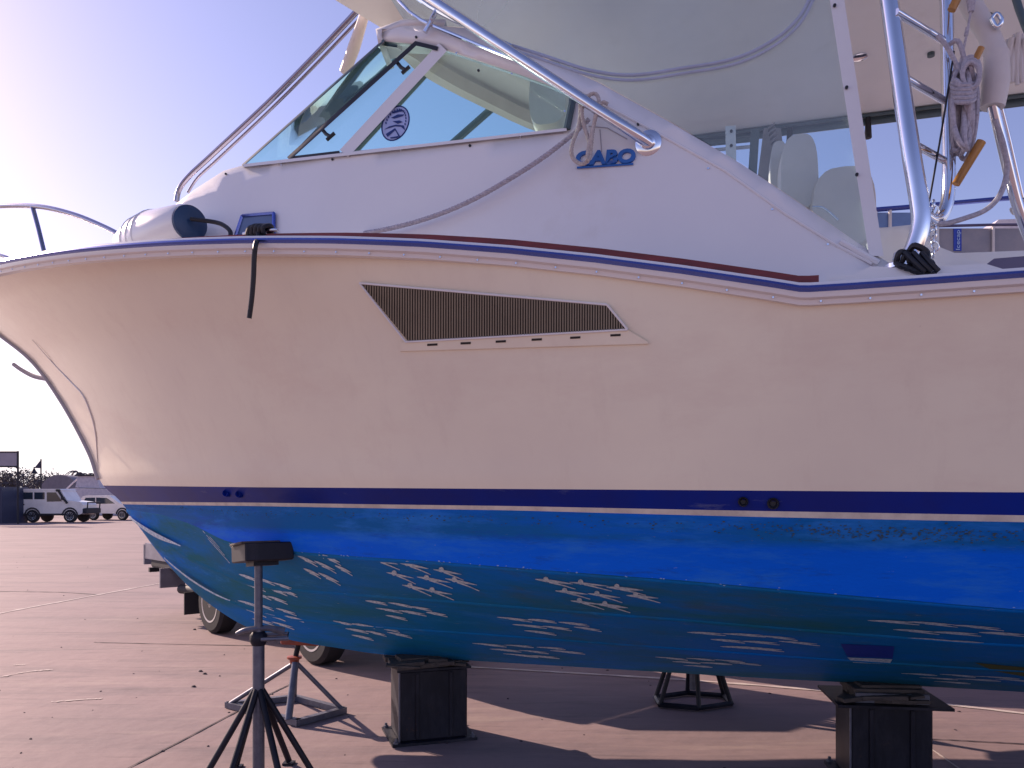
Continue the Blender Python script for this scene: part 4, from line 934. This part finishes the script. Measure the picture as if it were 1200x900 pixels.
build(MB().add([(x, y, z) for x in (1.10, 1.13) for y, z in ((.02, .9), (1.56, .9), (1.56, 1.4), (.6, 1.36), (.02, 1.02))], [(0, 1, 2, 3, 4), (9, 8, 7, 6, 5)]+[(k_, k_+5, (k_+1) % 5+5, (k_+1) % 5) for k_ in range(5)]), 'shadow_headboard', 'greymetal', trl)  # unseen board added and shaped to fill a gap in the ground shadow
build(MB().box((-4.45, .75, .75), (.04, 1.66, .26)), 'tailboard', 'greymetal', trl)
build(MB().box((-4.48, .30, .64), (.06, .55, .10), bev=.01), 'tail_lamp', 'greymetal', trl); build(MB().box((-4.46, .16, .545), (.05, .34, .06)), 'bumper', 'black', trl)
build(MB().box((-3.6, -.02, .51), (.03, .30, .24)), 'number_board', 'greymetal', trl)
build(MB().tube([(-3.36, .0, .385), (-2.9, .04, .40)], .055, 14), 'exhaust', 'chassis', trl, True)
build(MB().box((-2.95, .0, .26), (.02, .24, .26)), 'mudflap', 'chassis', trl)
for x in (0, -2.25):
    build(MB().tube([(x+.42*math.cos(q), -.02, .34+.42*math.sin(q)) for q in np.linspace(.1, math.pi-.1, 12)], .02, 6), 'wheel_arch', 'chassis', trl, True)
t2 = empty('shadow_trailer', (2.35, 7.35, 0), -.18, 'added flat trailer, unseen behind the hull, there for its shadow', 'trailer')  # added out of sight to cast part of the shadow band
build(MB().box((.5, .7, .62), (4.6, 1.5, .10)).box((.5, .7, .5), (3.9, .3, .14)), 'chassis', 'chassis', t2)  # chassis of the added, unseen shadow trailer
for y in (-.05, 1.45): build(MB().box((.5, y, 1.03), (4.6, .03, .72)), 'side_board', 'greymetal', t2); wheel(t2, Vector((.4, y, .33)), .33, .2, (0, -1 if y < 0 else 1, 0))  # boards and wheels of the added, unseen shadow trailer

# ------------------------------------------------------------------ background, left
YB = 47.0
def px2m(n): return n/F*YB
# troop-carrier wagon (front faces right)
cx = W(20, 612, YB); van = empty('white_wagon', (cx.x, YB, 0), 0, 'long white four wheel drive wagon with spare wheel and black snorkel, parked left', 'car')
def car(par, prof, wins, wl, wr, wdt, R_, m='carwhite'):
    build(MB().prism(prof, 0, wdt), 'body', m, par)
    for wn in wins: build(MB().prism(wn, -.012, .03), 'window', 'carglass', par)
    for x in (wl, wr):
        for y, ax_ in ((.08, (0, -1, 0)), (wdt-.08, (0, 1, 0))): wheel(par, Vector((x, y, R_)), R_, .24, ax_)
        build(MB().tube([(x+(R_+.07)*math.cos(q), -.01, R_+.03+(R_+.07)*math.sin(q)) for q in np.linspace(0, math.pi, 10)], .05, 6), 'wheel_arch', 'chassis', par, True)
car(van, [(0, .55), (0, 1.95), (.08, 2.05), (2.7, 2.05), (3.12, 1.38), (3.95, 1.28), (4.1, 1.1), (4.12, .6), (3.9, .5), (.3, .48)],
    [[(.32, 1.45), (.32, 1.88), (.98, 1.88), (.98, 1.45)], [(1.08, 1.45), (1.08, 1.88), (1.72, 1.88), (1.72, 1.45)], [(1.86, 1.30), (1.86, 1.88), (2.42, 1.88), (2.80, 1.32)]], .95, 3.30, 1.7, .40)
build(MB().prism([(-.02, 1.96), (.0, 2.1), (2.68, 2.1), (2.78, 2.0)], -.03, 1.73), 'roof', 'carwhite', van)
build(MB().box((-.10, .85, 1.10), (.10, 1.6, .9)), 'rear_door', 'carglass', van)
wheel(van, Vector((-.30, .55, 1.15)), .38, .2, (-.55, -.8, 0))
build(MB().tube([(3.15, -.05, 1.2), (2.92, -.06, 1.5), (2.66, -.06, 1.9), (2.62, -.06, 2.0)], .07, 8).box((2.6, -.06, 2.0), (.22, .16, .14)), 'snorkel', 'black', van, True)
build(MB().box((4.22, .85, .72), (.26, 1.8, .36), bev=.04).tube([(4.32, .1, .8), (4.36, .1, 1.25), (4.36, 1.6, 1.25), (4.32, 1.6, .8)], .04, 6), 'bull_bar', 'chassis', van)
build(MB().box((2.0, -.02, .50), (3.2, .05, .12)), 'side_step', 'chassis', van)
build(MB().box((.35, -.015, 1.12), (.22, .03, .08)), 'door_handle', 'chassis', van)
build(MB().box((2.9, -.1, 1.5), (.12, .2, .2)), 'mirror', 'black', van)
van.scale = (.93, .93, .93)
c2 = W(92, 608, 52); wag = empty('white_estate_car', (c2.x, 52, 0), 0, 'lower white estate car parked just beyond the taller wagon', 'car')
car(wag, [(0, .45), (-.02, 1.0), (.25, 1.5), (.5, 1.58), (2.1, 1.56), (2.85, 1.06), (3.7, .92), (3.85, .7), (3.8, .4)], [[(.3, 1.02), (.48, 1.42), (1.15, 1.44), (1.15, 1.04)], [(1.22, 1.04), (1.22, 1.44), (1.95, 1.42), (2.5, 1.06)]], 1.0, 3.0, 1.6, .33)
build(MB().box((3.7, .4, .75), (.25, .5, .16), bev=.03), 'headlight', 'rim', wag); build(MB().box((3.84, .8, .48), (.12, 1.5, .22)), 'bumper', 'chassis', wag)
wag.rotation_euler.z = -.12
# navy shed with a raised sign frame
c3 = W(-78, 614, 45); shed = empty('navy_container', (c3.x, 45, 0), 0, 'dark navy site container at the left edge under a raised frame', 'container')
build(MB().box((1.9, 1.2, 1.02), (3.8, 2.4, 2.05)), 'body', 'shed', shed)
for k_ in range(12): build(MB().box((.2+k_*.31, -.015, 1.02), (.12, .04, 1.9)), 'rib', 'shed', shed)
sg = empty('sign_frame', (W(21, 612, 44.5).x, 44.5, 0), 0, 'tall pole frame carrying a pale panel above the navy container', 'sign')
build(MB().tube([(0, 0, 0), (0, 0, 4.0)], .055, 8), 'post', 'chassis', sg); build(MB().tube([(0, 0, 3.95), (-4, 0, 3.95)], .04, 8).tube([(0, 0, 3.15), (-4, 0, 3.15)], .04, 8), 'frame', 'chassis', sg)
build(MB().box((-2, .02, 3.55), (3.9, .03, .74)), 'panel', 'panelgrey', sg)
# flag and lamp
fp = W(48, 612, 60); fg = empty('flag_pole', (fp.x, 60, 0), 0, 'thin pole with a dark triangular flag above the wagon roof', 'flag pole')
build(MB().tube([(0, 0, 0), (0, 0, W(48, 538, 60).z)], .05, 6), 'pole', 'chassis', fg); zt_ = W(48, 539, 60).z
build(MB().add([(0, 0, zt_), (0, .02, zt_-.62), (-.55, .1, zt_-.60), (-.2, .05, zt_-.2)], [(0, 1, 2, 3)]), 'flag', 'flag', fg, solid=.02)
lp = W(40, 612, 62); lmp = empty('yard_lamp', (lp.x, 62, 0), 0, 'small dark bell shaped yard lamp left of the flag', 'lamp')
build(MB().tube([(0, 0, 0), (0, 0, W(40, 552, 62).z)], .03, 6), 'pole', 'chassis', lmp); build(MB().lathe([(.28, W(40, 555, 62).z), (.14, W(40, 552, 62).z), (.05, W(40, 549, 62).z), (.04, W(40, 547, 62).z)], 12), 'lamp_head', 'chassis', lmp, True)
# domed building
dm = empty('domed_shed', (W(64, 612, 95).x, 96, 0), 0, 'low grey building with a wide domed roof behind the wagon', 'building')
zz = W(64, 556, 95).z
build(MB().prism([(2.2*math.cos(q)*1.05, 2.0+(zz-2.0)*math.sin(q)) for q in np.linspace(0, math.pi, 14)], 0, 8), 'roof', 'dome', dm, True); build(MB().box((0, 4, 1.0), (4.6, 8, 2.0)), 'wall', 'dome', dm)
# covered boat on land behind the cars
wb = empty('covered_boat', (W(96, 612, 66).x, 66, 0), 0, 'white covered boat standing on land behind the parked cars', 'boat')
zz = lambda py: W(0, py, 66).z
xx = lambda px: W(px, 0, 66).x-W(96, 0, 66).x
build(MB().prism([(xx(72), zz(574)), (xx(86), zz(572)), (xx(135), zz(574)), (xx(150), zz(590)), (xx(140), zz(606)), (xx(84), zz(606))], 0, 2.6), 'hull', 'wrap', wb)
build(MB().prism([(xx(86), zz(571)), (xx(89), zz(558)), (xx(110), zz(557.5)), (xx(115), zz(572))], .3, 2.3), 'cabin', 'wrap', wb); build(MB().box((xx(99), 1.3, zz(557)), (1.8, 2.3, .10)), 'roof', 'chassis', wb)
build(MB().tube([(xx(72), .5, zz(575)), (xx(80), .5, zz(567)), (xx(88), .5, zz(560))], .06, 6), 'cover_pole', 'wrap', wb); build(MB().box((xx(105), 1.3, .45), (3.2, 1.4, .9)), 'cradle', 'chassis', wb)
# trees
def tree(x, y, h, wd, label, palm=False, seed=0, group=None):
    rnd = random.Random(seed); r = empty('palm_tree' if palm else 'tree', (x, y, 0), 0, label, 'palm' if palm else 'tree', group)
    build(MB().tube([(0, 0, 0), (.1, 0, h*.5), (0, 0, h*.85)], [.25 if not palm else .16, .12, .08], 7, smooth=3), 'trunk', 'bark', r, True)
    mb = MB()
    if palm:
        for k_ in range(16):
            q = 2*math.pi*k_/16+rnd.uniform(-.2, .2); L = wd*rnd.uniform(.8, 1.1); e = rnd.uniform(-.1, .9)
            P = [Vector((math.cos(q)*L*u, math.sin(q)*L*u, h*.86+L*(e*u-1.1*u*u))) for u in np.linspace(0, 1, 6)]; s_ = Vector((-math.sin(q), math.cos(q), 0))*.16
            mb.grid([[p-s_*(1-i/6)-Vector((0, 0, .12)), p, p+s_*(1-i/6)-Vector((0, 0, .12))] for i, p in enumerate(P)])
    else:
        cl_ = [(rnd.gauss(0, .32)*wd, rnd.gauss(0, .25)*wd, h*rnd.uniform(.3, .88), rnd.uniform(.14, .3)*wd) for _ in range(14)]
        for k_ in range(900):
            a_ = cl_[rnd.randrange(14)]; d = Vector((rnd.gauss(0, 1), rnd.gauss(0, 1), rnd.gauss(0, .8))); d.normalize(); p = Vector(a_[:3])+d*a_[3]*rnd.uniform(.5, 1.05); e = Vector((rnd.uniform(-1, 1), rnd.uniform(-1, 1), rnd.uniform(-1, 1))).normalized(); f_ = e.orthogonal().normalized(); k2 = rnd.uniform(.10, .26)*h/7
            mb.add([p-e*k2, p+f_*k2*.7, p+e*k2, p-f_*k2*.7], [(0, 1, 2, 3)])
    build(mb, 'crown', 'leaf', r)
rnd = random.Random(5)
desc = ['leftmost tree of the far line, seen inside the sign frame', 'rounded far tree right of the sign post', 'low far tree directly behind the flag pole', 'far tree showing over the left side of the domed roof', 'small far tree at the right foot of the domed roof', 'far tree hidden mostly by the covered boat', 'far tree between covered boat and bow', 'far tree just left of the boat stem', 'broad far tree at the photo edge behind the container', 'far tree rising behind the container roof']
for i, (px_, py_) in enumerate(((3, 556), (27, 560), (44, 563), (58, 563), (76, 564), (92, 565), (108, 563), (122, 566), (-22, 554), (14, 562))):
    p = W(px_, py_, 140+8*(i % 3)); tree(p.x, p.y, p.z*1.3, 6.5, desc[i], False, i+2, 'far trees along the yard')
p = W(92, 550, 110); tree(p.x, p.y, p.z*1.08, 1.7, 'palm tree whose fronds show above the covered boat', True, 31)
p = W(103, 552, 112); tree(p.x, p.y, p.z*1.06, 1.3, 'smaller palm tree showing between the covered boat and the bow', True, 33)
tl_ = MB(); rnd = random.Random(3)
for k_ in range(5200):
    x = rnd.uniform(-330, 240); hmax = 4.8+1.3*math.sin(x*.13)+1.0*math.sin(x*.31+1); z_ = rnd.uniform(0, hmax); y_ = 215+rnd.uniform(-4, 8); e = Vector((rnd.uniform(-1, 1), rnd.uniform(-1, 1), rnd.uniform(-1, 1))).normalized(); f_ = e.orthogonal().normalized()
    p = Vector((x, y_, z_)); k2 = rnd.uniform(.6, 1.1); tl_.add([p-e*k2, p+f_*k2*.8, p+e*k2, p-f_*k2*.8], [(0, 1, 2, 3)])
build(tl_, 'distant_treeline', 'leaf', kind='stuff', label='low line of distant trees along the horizon behind the yard', cat='trees')

# ------------------------------------------------------------------ neighbouring boat behind, right
NY = 11.5
def N_(px, py, d=0): p = W(px, py, NY+d); return p
nb = empty('neighbour_boat', (N_(1150, 582).x, NY, 0), 0, 'pale motor boat behind at the right with grey side curtains and blue lettering', 'boat')
nx = lambda px: N_(px, 0).x-N_(1150, 0).x
nz = lambda py: N_(0, py).z
build(MB().prism([(nx(985), nz(298)), (nx(1500), nz(292)), (nx(1500), .9), (nx(1120), .9), (nx(1040), 2.2)], 0, 3.4), 'hull', 'white', nb)
build(MB().box(((nx(1080)+nx(1450))/2, .02, (nz(296)+nz(268))/2), (nx(1450)-nx(1080), .03, nz(268)-nz(297))), 'side_curtain', 'curtain', nb)
for x in (1098, 1163, 1236, 1320): build(MB().tube([(nx(x), -.02, nz(298)), (nx(x), -.02, nz(266))], .02, 8), 'curtain_post', 'offwhite', nb)
build(MB().tube([(nx(1080), -.02, nz(266)), (nx(1160), -.02, nz(264)), (nx(1500), -.02, nz(262))], .02, 8), 'curtain_rail', 'purple', nb)
build(MB().tube([(nx(1010), 0, nz(247)), (nx(1060), 0, nz(243)), (nx(1195), 0, nz(231)), (nx(1400), 0, nz(218))], .035, 8), 'top_rail', 'insert', nb, True)
build(MB().tube([(nx(1010), 0, nz(270)), (nx(1080), 0, nz(266))], .025, 8), 'lower_rail', 'offwhite', nb, True)
for x in (1026, 1043, 1078, 1240, 1330): build(MB().tube([(nx(x), 0, nz(268)), (nx(x), 0, nz(246-(x-1026)*.085))], .025, 8), 'rail_post', 'offwhite', nb)
M['railcloth'] = mat('blue_rail_cloth', (.16, .26, .48), .6, nscale=6)
build(MB().box(((nx(1027)+nx(1078))/2, .03, (nz(268)+nz(248))/2), (nx(1078)-nx(1027), .02, nz(249)-nz(268))), 'rail_cloth', 'railcloth', nb)
build(MB().prism([(nx(1175), nz(262)), (nx(1190), nz(246)), (nx(1500), nz(236)), (nx(1500), nz(262))], .4, 2.8), 'cabin', 'wrap', nb)
build(MB().box((nx(1122), .0, (nz(294)+nz(268))/2), (.11, .012, nz(268)-nz(294))), 'lettering_plate', 'newblue', nb)
M['lettering'] = mat('pale_lettering', (.45, .62, .85), .5, nscale=10)
NYX = N_(1150, 0).x
text_on('Icecap', lambda u, v: Vector((nx(1119.6)+.0+(.075*(1-v)), -.012, nz(293)+(nz(270)-nz(293))*u)), 'lettering', 'lettering', nb, extr=.004, bold=.0)
for x in (0, 2.6): build(MB().box((nx(1180)+x, 1.7, .45), (.5, 2.2, .9)), 'cradle', 'stand', nb)
print('verts', sum(len(o.data.vertices) for o in SC.objects if o.type == 'MESH'), 'sheer', [round(sheerZ(s), 2) for s in (-4, -3, -2, -1, 0, 1, 2, 3)], 'chine', [(round(rc.t(s), 2), round(rc.z(s), 2), round(stemz(s), 2)) for s in (-2, -1, 0, 1, 2, 3)], 's0', rs.s0, r1.s0, r3.s0, rc.s0)
